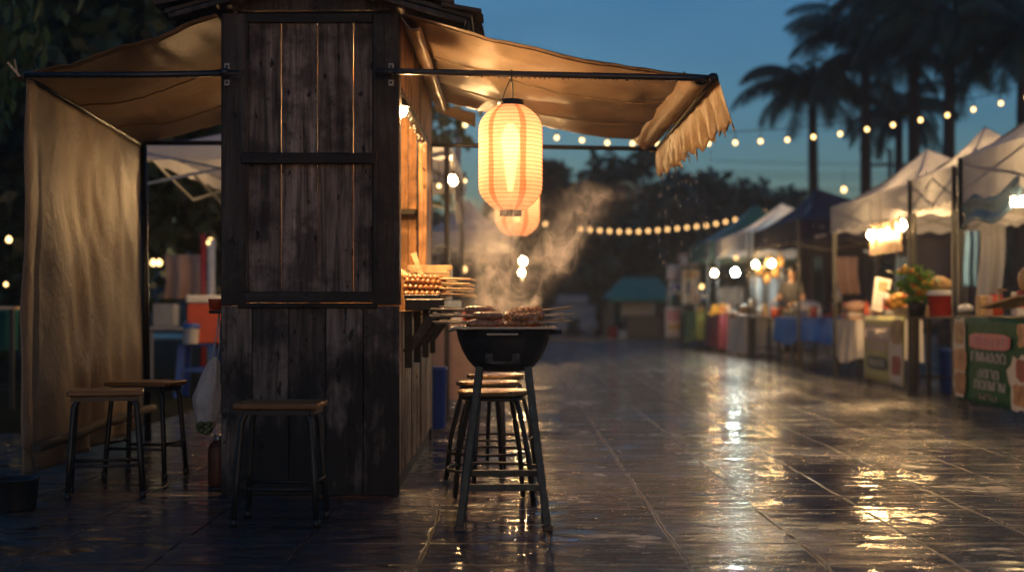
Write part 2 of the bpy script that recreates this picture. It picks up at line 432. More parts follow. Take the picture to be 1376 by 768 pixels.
def lantern_paper():
    m, nt, out = newmat('oiled_lantern_paper')
    tc = N(nt, 'TexCoord'); sx = N(nt, 'SeparateXYZ'); L(nt, tc.outputs['Object'], sx.inputs[0])
    ang = math_(nt, 'ARCTAN2', sx.outputs[1], sx.outputs[0])
    # six red brush bands running pole to pole
    bnd = math_(nt, 'COSINE', math_(nt, 'ADD', math_(nt, 'MULTIPLY', ang, 6.0), .73))
    nz = N(nt, 'TexNoise', i_Scale=9.0, i_Detail=4.0); L(nt, tc.outputs['Object'], nz.inputs[0])
    bnd = math_(nt, 'ADD', bnd, math_(nt, 'MULTIPLY', math_(nt, 'SUBTRACT', nz.outputs[0], .5), .5))
    band = math_(nt, 'MULTIPLY', math_(nt, 'SUBTRACT', bnd, .76), 8.0, True)
    # bamboo rings
    zz = math_(nt, 'MULTIPLY', sx.outputs[2], 2 * PI / .0205)
    ring = math_(nt, 'MULTIPLY', math_(nt, 'SUBTRACT', math_(nt, 'COSINE', zz), .86), 8.0, True)
    col = mixc(nt, band, (.74, .56, .42), (.62, .27, .16))
    col = mixc(nt, math_(nt, 'MULTIPLY', ring, .85), col, (.30, .09, .03))
    fib = N(nt, 'TexNoise', i_Scale=40.0, i_Detail=5.0); L(nt, tc.outputs['Object'], fib.inputs[0])
    col = mixc(nt, 1.0, col, math_(nt, 'ADD', math_(nt, 'MULTIPLY', fib.outputs[0], .3), .82), 'MULTIPLY')
    t = N(nt, 'BsdfTranslucent'); L(nt, col, t.inputs[0])
    d = N(nt, 'BsdfDiffuse'); L(nt, col, d.inputs[0])
    tr = N(nt, 'BsdfTransparent'); L(nt, col, tr.inputs[0])
    a = N(nt, 'MixShader'); a.inputs[0].default_value = .75
    L(nt, d.outputs[0], a.inputs[1]); L(nt, t.outputs[0], a.inputs[2])
    b = N(nt, 'MixShader'); b.inputs[0].default_value = .10
    L(nt, a.outputs[0], b.inputs[1]); L(nt, tr.outputs[0], b.inputs[2])
    L(nt, b.outputs[0], out.inputs[0]); return m
M['paper'] = lantern_paper()

def paving():
    """wet stone slabs: open joints, chipped uneven faces, puddles where it sits low"""
    m, nt, out = newmat('wet_stone_paving')
    tc = N(nt, 'TexCoord')
    wob = N(nt, 'TexNoise', i_Scale=1.3, i_Detail=4.0); L(nt, tc.outputs['Object'], wob.inputs[0])
    wv = N(nt, 'VectorMath', operation='SUBTRACT'); L(nt, wob.outputs['Color'], wv.inputs[0]); wv.inputs[1].default_value = (.5, .5, .5)
    ws = N(nt, 'VectorMath', operation='SCALE'); L(nt, wv.outputs[0], ws.inputs[0]); ws.inputs['Scale'].default_value = .05
    pos = N(nt, 'VectorMath', operation='ADD'); L(nt, tc.outputs['Object'], pos.inputs[0]); L(nt, ws.outputs[0], pos.inputs[1])
    sx = N(nt, 'SeparateXYZ'); L(nt, pos.outputs[0], sx.inputs[0])
    P_ = .52
    def joint(c, off, period, wd):
        q = math_(nt, 'FRACT', math_(nt, 'ADD', math_(nt, 'DIVIDE', c, period), off))
        q = math_(nt, 'ABSOLUTE', math_(nt, 'SUBTRACT', q, .5))        # .5 at the joint
        return math_(nt, 'DIVIDE', math_(nt, 'SUBTRACT', .5, q), wd / period)  # 0 at the joint, 1 at wd
    jx = joint(sx.outputs[0], .69 + 100, P_, .013)
    jy = joint(sx.outputs[1], .03, .50, .018)
    # joints are open in places and filled with grit in others
    brk = N(nt, 'TexNoise', i_Scale=3.7, i_Detail=3.0); L(nt, tc.outputs['Object'], brk.inputs[0])
    fill = math_(nt, 'MULTIPLY', math_(nt, 'SUBTRACT', brk.outputs[0], .54), 7.0, True)
    jx = math_(nt, 'ADD', jx, fill); brk2 = math_(nt, 'MULTIPLY', math_(nt, 'SUBTRACT', .46, brk.outputs[0]), 7.0, True)
    jy = math_(nt, 'ADD', jy, math_(nt, 'MULTIPLY', brk2, .8))
    j = math_(nt, 'MINIMUM', math_(nt, 'MINIMUM', jx, jy), 1.0)
    cell = N(nt, 'TexWhiteNoise', noise_dimensions='2D')
    cx = math_(nt, 'FLOOR', math_(nt, 'ADD', math_(nt, 'DIVIDE', sx.outputs[0], P_), .19 + 100))
    cy = math_(nt, 'FLOOR', math_(nt, 'ADD', math_(nt, 'DIVIDE', sx.outputs[1], .50), .53))
    cv = N(nt, 'CombineXYZ'); L(nt, cx, cv.inputs[0]); L(nt, cy, cv.inputs[1]); L(nt, cv.outputs[0], cell.inputs['Vector'])
    big = N(nt, 'TexNoise', i_Scale=.9, i_Detail=5.0, i_Roughness=.55); L(nt, tc.outputs['Object'], big.inputs[0])
    mps = N(nt, 'Mapping'); mps.inputs['Scale'].default_value = (1.3, 4.6, 1); L(nt, tc.outputs['Object'], mps.inputs[0])
    rip = N(nt, 'TexNoise', i_Scale=2.3, i_Detail=6.0, i_Roughness=.6, i_Distortion=.9); L(nt, mps.outputs[0], rip.inputs[0])
    grit = N(nt, 'TexNoise', i_Scale=85.0, i_Detail=3.0, i_Roughness=.6); L(nt, tc.outputs['Object'], grit.inputs[0])
    tone = math_(nt, 'ADD', math_(nt, 'MULTIPLY', cell.outputs[0], .5), .75)
    col = ramp(nt, rip.outputs[0], [(.3, (.016, .014, .015)), (.7, (.050, .043, .043))]).outputs[0]
    col = mixc(nt, 1.0, col, tone, 'MULTIPLY')
    col = mixc(nt, math_(nt, 'SUBTRACT', 1.0, j), col, (.012, .010, .009))
    # standing water where the slabs sit low
    low = math_(nt, 'ADD', math_(nt, 'MULTIPLY', rip.outputs[0], .55), math_(nt, 'MULTIPLY', big.outputs[0], .45))
    low = math_(nt, 'ADD', low, math_(nt, 'MULTIPLY', math_(nt, 'SUBTRACT', cell.outputs[0], .5), .05))
    dry = math_(nt, 'MULTIPLY', math_(nt, 'SUBTRACT', low, .44), 10.0, True)      # 0 water, 1 wet stone
    rgh = math_(nt, 'ADD', math_(nt, 'MULTIPLY', dry, .07), .045)
    rgh = math_(nt, 'ADD', rgh, math_(nt, 'MULTIPLY', math_(nt, 'MULTIPLY', grit.outputs[0], dry), .13))
    mpf = N(nt, 'Mapping'); mpf.inputs['Scale'].default_value = (5, 22, 1); L(nt, tc.outputs['Object'], mpf.inputs[0])
    fine = N(nt, 'TexNoise', i_Scale=1.6, i_Detail=4.0, i_Roughness=.6, i_Distortion=.5); L(nt, mpf.outputs[0], fine.inputs[0])
    gs = math_(nt, 'MULTIPLY', math_(nt, 'MULTIPLY', dry, dry), .11)
    wear = N(nt, 'TexNoise', i_Scale=1.9, i_Detail=5.0, i_Roughness=.65, i_Distortion=.6); L(nt, tc.outputs['Object'], wear.inputs[0])
    dull = math_(nt, 'MULTIPLY', math_(nt, 'SUBTRACT', wear.outputs[0], .54), 9.0, True)      # patches that have begun to dry
    rgh = math_(nt, 'ADD', rgh, math_(nt, 'MULTIPLY', math_(nt, 'MULTIPLY', dull, dry), .20))
    col = mixc(nt, math_(nt, 'MULTIPLY', dull, .35), col, (.085, .074, .07))
    h = math_(nt, 'ADD', math_(nt, 'MULTIPLY', rip.outputs[0], 1.8), math_(nt, 'MULTIPLY', grit.outputs[0], gs))
    h = math_(nt, 'ADD', h, math_(nt, 'MULTIPLY', fine.outputs[0], .55))
    h = math_(nt, 'MULTIPLY', h, math_(nt, 'ADD', math_(nt, 'MULTIPLY', dry, .9), .1))
    # every slab lies a little out of level
    tl = N(nt, 'SeparateColor'); L(nt, cell.outputs['Color'], tl.inputs[0])
    qx = math_(nt, 'SUBTRACT', math_(nt, 'FRACT', math_(nt, 'ADD', math_(nt, 'DIVIDE', sx.outputs[0], P_), .19 + 100)), .5)
    qy = math_(nt, 'SUBTRACT', math_(nt, 'FRACT', math_(nt, 'ADD', math_(nt, 'DIVIDE', sx.outputs[1], .50), .53)), .5)
    h = math_(nt, 'ADD', h, math_(nt, 'MULTIPLY', math_(nt, 'MULTIPLY', math_(nt, 'SUBTRACT', tl.outputs[1], .5), 1.5), qy))
    h = math_(nt, 'ADD', h, math_(nt, 'MULTIPLY', math_(nt, 'MULTIPLY', math_(nt, 'SUBTRACT', tl.outputs[2], .5), .5), qx))
    h = math_(nt, 'ADD', h, math_(nt, 'MULTIPLY', j, .22))
    h = math_(nt, 'ADD', h, math_(nt, 'MULTIPLY', cell.outputs[0], .12))
    p = N(nt, 'BsdfPrincipled'); L(nt, col, p.inputs['Base Color']); L(nt, rgh, p.inputs['Roughness'])
    p.inputs['IOR'].default_value = 1.75
    L(nt, math_(nt, 'MULTIPLY', j, .55), p.inputs['Specular IOR Level'])
    rgh = math_(nt, 'ADD', rgh, math_(nt, 'MULTIPLY', math_(nt, 'SUBTRACT', 1.0, j), .5))
    L(nt, rgh, p.inputs['Roughness'])
    L(nt, bump(nt, h, .75, .03), p.inputs['Normal'])
    L(nt, p.outputs[0], out.inputs[0]); return m
M['paving'] = paving()
M['asphalt'] = plain('wet_asphalt', (.035, .038, .042), .22, 0, .3, 3, .15, .5)
M['soil'] = plain('dark_damp_ground', (.022, .026, .014), .9, 0, .5, 2, .4, .02)

# ================================================================== SETTING
g = MB(); g.add([(-150, -30, -.006), (150, -30, -.006), (150, 400, -.006), (-150, 400, -.006)], [(0, 1, 2, 3)])
tag(g.build('ground', M['soil']), kind='structure')
g = MB(); g.add([(-14, -4, 0), (16, -4, 0), (16, 11.1, 0), (16, 41, 0), (-3.05, 41, 0), (-3.05, 11.1, 0), (-14, 11.1, 0)], [(0, 1, 2, 5, 6), (5, 2, 3, 4)])
tag(g.build('paved_plaza', M['paving']), kind='structure')
g = MB(); g.add([(-60, 41.2, -.001), (60, 41.2, -.001), (60, 50, -.001), (-60, 50, -.001)], [(0, 1, 2, 3)])
tag(g.build('road', M['asphalt']), kind='structure')
g = MB(); g.box(-60, 60, 41.0, 41.2, -.03, .06)
tag(g.build('kerb', M['asphalt'], bevel=.01), kind='structure')

# ================================================================== KIOSK
kx0, kx1, ky, kb = -1.535, -.593, 7.5, 10.62
kiosk = thing('food_kiosk', (-1.06, ky, 0), 'dark weathered timber food kiosk with tarpaulin awnings and a serving hatch', 'kiosk')
ztop = 2.54
# four corner posts
for x0, x1, y0, y1 in ((kx0, -1.405, ky, ky + .12), (-.735, kx1, ky, ky + .12), (kx0, -1.42, kb - .12, kb), (-.7, kx1, kb - .12, kb)):
    b = MB(); b.box(x0, x1, y0, y1, 1.0 if y0 == ky else 0, ztop); b.build('post', M['post'], kiosk, bevel=.006)
# upper front: recessed board panel with gaps, rails
fp = MB()
xs = [330, 378, 427, 475, 503]
for i in range(4):
    a, b_ = gx(xs[i], ky + .03), gx(xs[i + 1], ky + .03)
    fp.box(a + .0016, b_ - .0018, ky + .022 + .004 * (i % 2), ky + .05, 1.07, 2.5)
front = fp.build('front_panel', M['plank'], kiosk, bevel=.003)
nb_ = MB()
for i in range(4):
    for z in (1.12, 1.69, 1.86, 2.45):
        for f_ in (.2, .78):
            px_ = xs[i] + (xs[i + 1] - xs[i]) * f_ + random.uniform(-2, 2)
            nb_.blob((gx(px_, ky), ky + .021, z + random.uniform(-.012, .012)), .0045, .003, .0045, .2, 3, 1)
nb_.build('nail_heads', M['wire'], front)
b = MB(); b.box(gx(324, ky), gx(508, ky), ky - .018, ky + .02, 1.745, 1.803); b.build('cross_rail', M['rail'], front, bevel=.005)
b = MB(); b.box(-1.405, -.735, ky + .004, ky + .05, 2.49, ztop); b.build('top_rail', M['rail'], front, bevel=.004)
b = MB(); b.box(gx(328, ky), gx(505, ky), ky - .008, ky + .045, 1.015, 1.072); b.build('bottom_rail', M['rail'], front, bevel=.005)
for px in (330, 503):
    b = MB(); x = gx(px, ky); b.box(x - .012, x + .012, ky + .006, ky + .05, 1.075, 2.488); b.build('stile', M['post'], front, bevel=.004)
# lower front boards
lp = MB(); xs = [297, 339, 388, 438, 488, 537]
for i in range(5):
    a, b_ = gx(xs[i], ky - .02), gx(xs[i + 1], ky - .02)
    lp.box(a + .0015, b_ - .0015, ky - .026 + .003 * ((i * 7) % 3), ky - .004, .002, .998)
lp.box(kx0 + .01, kx1 - .01, ky + .002, ky + .02, .002, .995, .1)  # unseen backing added to stop lamp light leaking between the boards
lp.build('lower_front', M['plank_low'], kiosk, bevel=.003)
b = MB(); b.box(gx(322, ky), gx(508, ky), ky - .045, ky - .003, .985, 1.012, .3); b.build('sill', M['rail'], kiosk, bevel=.004)
# serving side (to the right): lower battened boards, header, end boards
b = MB(); y = ky + .004
while y < kb - .13:
    wd = random.uniform(.09, .13); y1 = min(y + wd, kb - .12)
    b.box(kx1 - .03 + random.uniform(0, .012), kx1 + random.uniform(-.006, .008), y, y1 - .012, .1, .97); y = y1
b.box(kx1 - .045, kx1 - .032, ky + .004, kb - .12, .1, .97)
low = b.build('lower_side', M['side_low'], kiosk, bevel=.003)
b = MB(); b.box(kx1 - .06, kx1 - .02, ky + .01, kb, .0, .1); b.build('base_board', M['post'], kiosk)
b = MB(); y = ky + .125
while y < kb - .13:
    wd = random.uniform(.11, .15); y1 = min(y + wd, kb - .12)
    b.box(kx1 - .03, kx1 - .004 + random.uniform(-.004, .004), y, y1 - .004, 2.17, ztop); y = y1
b.build('header', M['side'], kiosk, bevel=.003)
b = MB(); b.box(kx1 - .04, kx1 + .004, ky + .121, kb - .125, 2.125, 2.17, .4); b.build('header_rail', M['rail'], kiosk, bevel=.004)
b = MB(); y = 9.85
while y < kb - .13:
    y1 = min(y + .13, kb - .12); b.box(kx1 - .03, kx1 - .004, y, y1 - .004, 1.02, 2.123); y = y1
b.build('end_boards', M['side'], kiosk, bevel=.003)
b = MB(); b.box(kx1 - .05, kx1 + .006, 9.79, 9.845, 1.02, 2.123); b.build('jamb', M['side'], kiosk, bevel=.004)
# interior: rear wall and far wall, floor, ceiling
b = MB(); x = kx0 + .12
while x < kx1 - .12:
    b.box(x, min(x + .13, kx1 - .11) - .004, kb - .10, kb - .07, .02, ztop); x += .13
b.build('back_wall', M['inner'], kiosk, bevel=.003)
b = MB(); b.box(-1.2, kx1 - .11, kb - .30, kb - .104, 1.66, 1.70); b.build('shelf', M['rail'], kiosk, bevel=.003)
b = MB(); y = ky + .125
while y < kb - .13:
    y1 = min(y + .15, kb - .12); b.box(kx0 + .01, kx0 + .035, y, y1 - .002, .02, ztop); y = y1
b.build('far_wall', M['plank'], kiosk, bevel=.003)
b = MB(); b.box(kx0 + .04, kx1 - .05, ky + .13, kb - .11, ztop - .03, ztop); b.build('ceiling', M['inner'], kiosk)
# counter with brackets
b = MB(); b.box(kx1 + .012, -.367, 7.72, 10.35, .972, 1.036); ct = b.build('counter', M['counter'], kiosk, bevel=.006)
for y in (7.76, 8.5, 9.3, 10.1):
    b = MB(); b.bar((kx1 + .014, y, .74), (-.42, y, .965), .035, .045); b.build('bracket', M['counter'], ct, bevel=.004)
    b = MB(); b.box(kx1 + .010, kx1 + .05, y - .022, y + .022, .66, .968); b.build('bracket_post', M['counter'], ct, bevel=.004)
# inside lamp (seen as light through the gaps), the hatch lamp, an added hidden fill lamp
def bulb_at(parent, p, r, mat, name='bulb', cap=True, drop=.0):
    prof = [(.001, -r), (r * .6, -r * .8), (r, -r * .15), (r * .9, r * .35), (r * .5, r * .95), (r * .42, r * 1.2)]
    b = MB(); b.lathe(prof, 12, p); o = b.build(name, mat, parent)
    if cap:
        b = MB(); b.lathe([(r * .45, r * 1.15), (r * .5, r * 1.2), (r * .5, r * 1.9), (r * .3, r * 2.1), (.002, r * 2.1)], 10, p)
        b.build('socket', M['wire'], o)
    return o
bulb_at(kiosk, Vector((-1.08, 9.1, 2.25)), .045, M['bulb_warm'])
b = MB(); b.tube([(-1.08, 9.1, 2.33), (-1.08, 9.1, 2.592)], .004, 6); b.build('lamp_cord', M['wire'], kiosk)
hp = Vector((-.602, 7.71, 2.052))
hb = bulb_at(kiosk, hp, .034, M['bulb_front'])
b = MB(); b.lathe([(.018, .068), (.024, .064), (.038, .046), (.046, .026), (.049, .020), (.044, .024), (.034, .042), (.018, .058)], 20, hp); b.build('added_lamp_shade', M['blacksteel'], hb)  # shade added to keep this bulb's light off the awning
b = MB(); b.tube([hp + Vector((0, 0, .06)), hp + Vector((0, .0, .10)), hp + Vector((0, -.08, .10))], .005, 6); b.build('lamp_arm', M['wire'], kiosk)
bulb_at(kiosk, Vector((-.77, 8.6, 2.0)), .05, M['bulb_fill'])  # added lamp, hidden behind the post, throws light on counter and grill
b = MB(); b.tube([(-.77, 8.6, 2.09), (-.77, 8.6, 2.592)], .004, 6); b.build('lamp_cord', M['wire'], kiosk)
# lamp on the far side wall under the other awning
bulb_at(kiosk, Vector((kx0 - .09, 8.9, 1.80)), .045, M['bulb_side'])
b = MB(); b.tube([(kx0 - .09, 8.9, 1.88), (kx0 - .09, 8.9, 1.95), (kx0, 8.9, 1.95)], .009, 8); b.build('lamp_arm', M['wire'], kiosk)
# roof: hipped sheet roof, tiled ridge course, fascia boards
cx = (kx0 + kx1) / 2; rz, slope = 2.745, .285
ry0, ry1 = ky - .05, kb + .35
def rpt(side, d, y, h=0):      # point on a roof slope, d metres out from the ridge, h above its underside
    k = math.hypot(1, slope); return Vector((cx + side * (d + h * slope / k), y, rz - slope * d + h / k))
roof = None
for side, dd in ((1, .85), (-1, .75)):
    b = MB(); y = ry0
    while y < ry1 - .01:       # underside boards
        y1 = min(y + .14, ry1)
        vs = [rpt(side, d, yy, h) for h in (0, .02) for yy in (y, y1 - .003) for d in (0.002, dd)]
        b.add(vs, [(0, 1, 3, 2), (4, 6, 7, 5), (0, 4, 5, 1), (2, 3, 7, 6), (0, 2, 6, 4), (1, 5, 7, 3)]); y = y1
    o = b.build('roof', M['roof'], kiosk) if roof is None else b.build('roof_slope', M['roof'], roof)
    if roof is None: roof = o
    tl = MB(); nr = 6
    for i in range(nr):
        d0, d1 = dd * (nr - 1 - i) / nr - .02, dd * (nr - i) / nr + .035
        y = ry0 - .05
        while y < ry1:
            y1 = y + random.uniform(.15, .18); hh = .03 + random.uniform(0, .012); o_ = random.uniform(-.012, .012)
            vs = [rpt(side, max(d0, .0), y, hh), rpt(side, d1 + o_, y, hh + .022), rpt(side, d1 + o_, y1 - .006, hh + .022), rpt(side, max(d0, .0), y1 - .006, hh)]
            dz = Vector((0, 0, .02)); vs += [p - dz for p in vs]
            tl.add(vs, [(0, 1, 2, 3), (7, 6, 5, 4), (0, 4, 5, 1), (1, 5, 6, 2), (2, 6, 7, 3), (3, 7, 4, 0)]); y = y1
    tl.build('tiles', M['rooftile'], roof)
    b = MB(); b.bar(rpt(side, .01, ry0 - .02, -.035), rpt(side, dd - .02, ry0 - .02, -.035), .028, .085, up=(0, 1, 0)); b.build('bargeboard', M['post'], roof, bevel=.004)
    b = MB(); b.bar(rpt(side, dd - .02, ry0 + .05, -.03), rpt(side, dd - .02, ry1 - .02, -.03), .025, .055); b.build('fascia', M['post'], roof, bevel=.004)
b = MB(); b.lathe([(.06, 0), (.06, ry1 - ry0 + .1)], 12, (cx, ry1 + .05, rz + .045), M=Matrix.Rotation(R(90), 3, 'X')); b.build('ridge_cap', M['rooftile'], roof)
b = MB(); b.poly([(kx0 + .02, ky + .03, 2.56), (kx1 - .02, ky + .03, 2.56), (cx, ky + .03, rz - .01)], .03, (0, 1, 0)); b.build('gable_panel', M['post'], roof)

# awnings -----------------------------------------------------------
BAR_Y, BACK_Y = 7.42, 10.52
def wr(u, v, s=0):  # cloth wrinkle
    return .010 * noise.noise(Vector((u * 5 + s, v * 7, s))) + .005 * noise.noise(Vector((u * 16 + s, v * 9, 3 + s)))
# right awning
x_in, x_out, zin, zout = kx1 + .012, 1.06, 2.52, 2.20
def awn_r(u, v):
    y = BAR_Y + (BACK_Y - BAR_Y) * v
    y -= .03 * math.sin(PI * u) * (1 - v)
    sag = -.05 * math.sin(PI * u) * (1 - .3 * v) - .03 * math.sin(PI * v) * math.sin(PI * u)
    yy = y + (.04 if v == 0 else 0) * 0
    fold = .012 * math.sin(PI * u) * math.sin(v * 19 + u * 6)
    return (x_in + (x_out - x_in) * u, y, zin + (zout - zin) * u + sag + fold + wr(u, v) * 1.4)
b = MB(); b.grid(awn_r, 60, 60, .5, .0015)
aw = b.build('awning', M['awn'], kiosk)
for v_ in (.02, .36, .70):
    q = MB(); q.tube([Vector(awn_r(i / 30, v_)) - Vector((0, 0, .004)) for i in range(31)], .0045, 6); q.build('seam', M['awn_seam'], aw)
def bar_with_caps(p0, p1, r, name, sag=0):
    b = MB(); p0, p1 = Vector(p0), Vector(p1)
    pts = [p0.lerp(p1, i / 8) - Vector((0, 0, sag * math.sin(PI * i / 8))) for i in range(9)]
    b.tube(pts, r, 14); return b.build(name, M['pipe'], aw)
FB = (at(505, 95.5, BAR_Y), at(958, 105.5, BAR_Y))
bar_with_caps(FB[0], FB[1], .0165, 'front_bar')
bar_with_caps((kx1, BACK_Y, 2.185), (x_out + .03, BACK_Y, 2.155), .0165, 'rear_bar')
bar_with_caps((FB[1].x, BAR_Y, FB[1].z), (x_out + .02, BACK_Y + .05, 2.16), .0165, 'side_bar')
b = MB(); b.blob(FB[1], .030, .030, .030, 0); b.build('end_cap', M['blacksteel'], aw)
# heading strip along the wall, edge hem, ragged valance
b = MB(); b.grid(lambda u, v: (x_in + .004 + .10 * u, BAR_Y + .02 + (BACK_Y - BAR_Y) * v, zin - .012 - .055 * u - .035 * math.sin(PI * u) + wr(v * 3, u)), 4, 40, .5, .006); b.build('heading_strip', M['awn'], aw)
b = MB(); b.grid(lambda u, v: (x_out - .16 + .155 * u, BAR_Y + .01 + (BACK_Y - BAR_Y - .02) * v, zout + .022 - .034 * u - .055 * math.sin(PI * u) + .008 * noise.noise(Vector((v * 18, u * 2, 1)))), 8, 80, .5, .005); b.build('rolled_hem', M['awn'], aw)
def val_r(u, v):
    y = BAR_Y - .01 + (BACK_Y - BAR_Y + .04) * v
    k = v * 27
    tooth = abs((k % 1) - .5) * 2
    ragged = .06 * tooth + .07 * noise.noise(Vector((v * 31, 2, 0))) + .035 * noise.noise(Vector((v * 90, 5, 0)))
    ln = (.30 - .05 * v + .02 * noise.noise(Vector((v * 4, 9, 0))) - ragged * (.8 if v > .04 else .2))
    flare = .075 * (1 - v) + .012
    return (x_out + .006 + flare * u + .030 * u * math.sin(v * 60 + 1.2 * noise.noise(Vector((v * 9, 1, 1)))), y + .012 * u * math.sin(v * 47), zout + .012 - .04 * (v) - ln * u)
b = MB(); b.grid(val_r, 10, 340, .5, .001); b.build('valance', M['awn'], aw)
# flap at the rear inner corner
b = MB(); b.grid(lambda u, v: (x_in + .01 + .30 * u, BACK_Y + .02 + .05 * v, zin - .02 - .075 * u - .10 * v * (.5 + .5 * u)), 8, 4, .5, .004); b.build('rear_flap', M['awn'], aw)
def brackets(parent, x):
    for z in (gz(90, ky), gz(112, ky)):
        b = MB(); b.box(x - .014, x + .014, ky - .022, ky + .0, z - .016, z + .016); o = b.build('bracket_plate', M['steel'], parent, bevel=.002)
        b = MB(); b.lathe([(.007, 0), (.007, .006), (.001, .008)], 8, (x, ky - .022, z), M=Matrix.Rotation(R(90), 3, 'X')); b.build('bolt', M['wire'], o)
    b = MB(); b.tube([(x - .016, BAR_Y, gz(97, BAR_Y)), (x + .016, BAR_Y, gz(97, BAR_Y))], .022, 14); b.box(x - .012, x + .012, BAR_Y + .01, ky, gz(97, ky) - .012, gz(97, ky) + .012)
    b.build('pipe_clamp', M['pipe'], parent, bevel=.001)
brackets(aw, gx(526, ky))
# drops hanging under the bar
def drops(parent, a, b_, n, seed):
    rd = random.Random(seed); q = MB()
    for i in range(n):
        t = rd.random(); p = a.lerp(b_, t); r = rd.uniform(.003, .0055)
        q.lathe([(.0005, -r * 1.5), (r * .8, -r * .9), (r, -r * .2), (r * .6, r * .6), (.0005, r * 1.1)], 8, (p.x, p.y, p.z - .0165 - r * .3))
    o = q.build('water_drops', M['water'], parent); o['kind'] = 'stuff'
    return o
def watermat():
    m, nt, out = newmat('rain_water')
    p = N(nt, 'BsdfPrincipled'); p.inputs['Base Color'].default_value = (.9, .92, .95, 1); p.inputs['Roughness'].default_value = .05
    p.inputs['Transmission Weight'].default_value = .85; p.inputs['IOR'].default_value = 1.33
    L(nt, p.outputs[0], out.inputs[0]); return m
M['water'] = watermat()
drops(aw, FB[0].lerp(FB[1], .1), FB[1], 60, 3)

# left awning
xl_in, xl_out = kx0 - .012, -2.60
zl_out = 2.19
def awn_l(u, v):
    y = BAR_Y + (BACK_Y - BAR_Y) * v
    xo = xl_out - .14 * v
    zi = zin
    sag = -.02 * math.sin(PI * u) - .05 * math.sin(PI * v) * math.sin(PI * u)
    fold = .014 * math.sin(PI * u) * math.sin(v * 14 - u * 9) * min(1, v * 4)
    return (xl_in + (xo - xl_in) * u, y, zi + (zl_out - zi) * u + sag + fold + wr(u, v, 4) * 1.6)
b = MB(); b.grid(awn_l, 50, 50, .5, .0015); awl = b.build('awning', M['awn'], kiosk)
for v_ in (.02, .36, .70):
    q = MB(); q.tube([Vector(awn_l(i / 30, v_)) - Vector((0, 0, .004)) for i in range(31)], .0045, 6); q.build('seam', M['awn_seam'], awl)
FL = (at(321, 98.5, BAR_Y), at(33, 101, BAR_Y))
b = MB(); b.tube([FL[0], FL[0].lerp(FL[1], .5) - Vector((0, 0, .004)), FL[1]], .0165, 14); b.build('front_bar', M['pipe'], awl)
b = MB(); b.tube([(kx0, BACK_Y, 2.20), (-2.76, BACK_Y, 2.20)], .0165, 14); b.build('rear_bar', M['pipe'], awl)
b = MB(); b.tube([FL[1], (-2.745, BACK_Y, 2.185)], .0165, 14); b.build('side_bar', M['pipe'], awl)
brackets(awl, gx(306, ky))
drops(awl, FL[0], FL[1], 22, 5)
b = MB(); b.bar((-2.56, BAR_Y - .02, 2.19), (-2.62, BAR_Y - .03, 2.26), .012); b.bar((-2.57, BAR_Y - .02, 2.19), (-2.585, BAR_Y - .03, 2.275), .008); b.build('frayed_tie', M['stick'], awl)
b = MB(); b.tube([(-2.73, BACK_Y, 2.21), (-2.70, BACK_Y + .02, 0)], .028, 12); b.build('prop_post', M['pipe'], awl)
b = MB(); b.tube([(1.05, BACK_Y + .03, 2.15), (1.05, BACK_Y + .03, 2.13)], .02, 8); b.build('rear_joint', M['pipe'], aw)

# curtain hanging from the left side bar ------------------------------
def cur(u, v):
    a = FL[1] + Vector((.0, .03, -.005)); b_ = Vector((-2.745, BACK_Y - .02, 2.18))
    t = a.lerp(b_, u)
    ph = u * 34 + 2.5 * noise.noise(Vector((u * 4, 0, 0)))
    amp = (.005 + .017 * v) * (1 - .5 * math.sin(PI * u) * (1 - v)) * (1.3 - .6 * u)
    x = t.x + amp * math.sin(ph) + .020 * noise.noise(Vector((u * 4 + v * 1.5, v * 2.2 - u * 2, 2))) + .012 * noise.noise(Vector((u * 13 - v * 6, v * 5, 5))) + (-.03 if u < .1 else 0) * v
    zb = .10
    return (x, t.y + .03 * noise.noise(Vector((u * 6, v * 2, 7))), t.z + (zb - t.z) * v)
b = MB(); b.grid(cur, 140, 60, .5, .003)
cu = b.build('curtain', M['curtain'], origin=(-2.65, 8.9, 0))
tag(cu, 'tall tan tarpaulin curtain hanging from the side bar of the kiosk awning', 'curtain')
b = MB(); pts = [(-2.49 - .15 * t + .01 * math.sin(t * 9), BAR_Y + .02 + 3.0 * t, .255 + .006 * math.sin(t * 17)) for t in [i / 14 for i in range(15)]]
b.tube(pts, [.030 + .003 * math.sin(i * 2.2) for i in range(15)], 12); b.build('weight_pole', M['bark'], cu)
b = MB(); b.grid(lambda u, v: (-2.705 - .003 * u, 8.55 + .012 * math.sin(v * 40), 2.14 - 2.0 * v), 1, 30, .1, .004)
b.tube([(-2.66 + .012 * math.sin(t * 8), 8.6, 2.15 - 1.8 * t) for t in [i / 12 for i in range(13)]], .006, 6, rnd=.1); b.build('seam', M['rail'], cu)

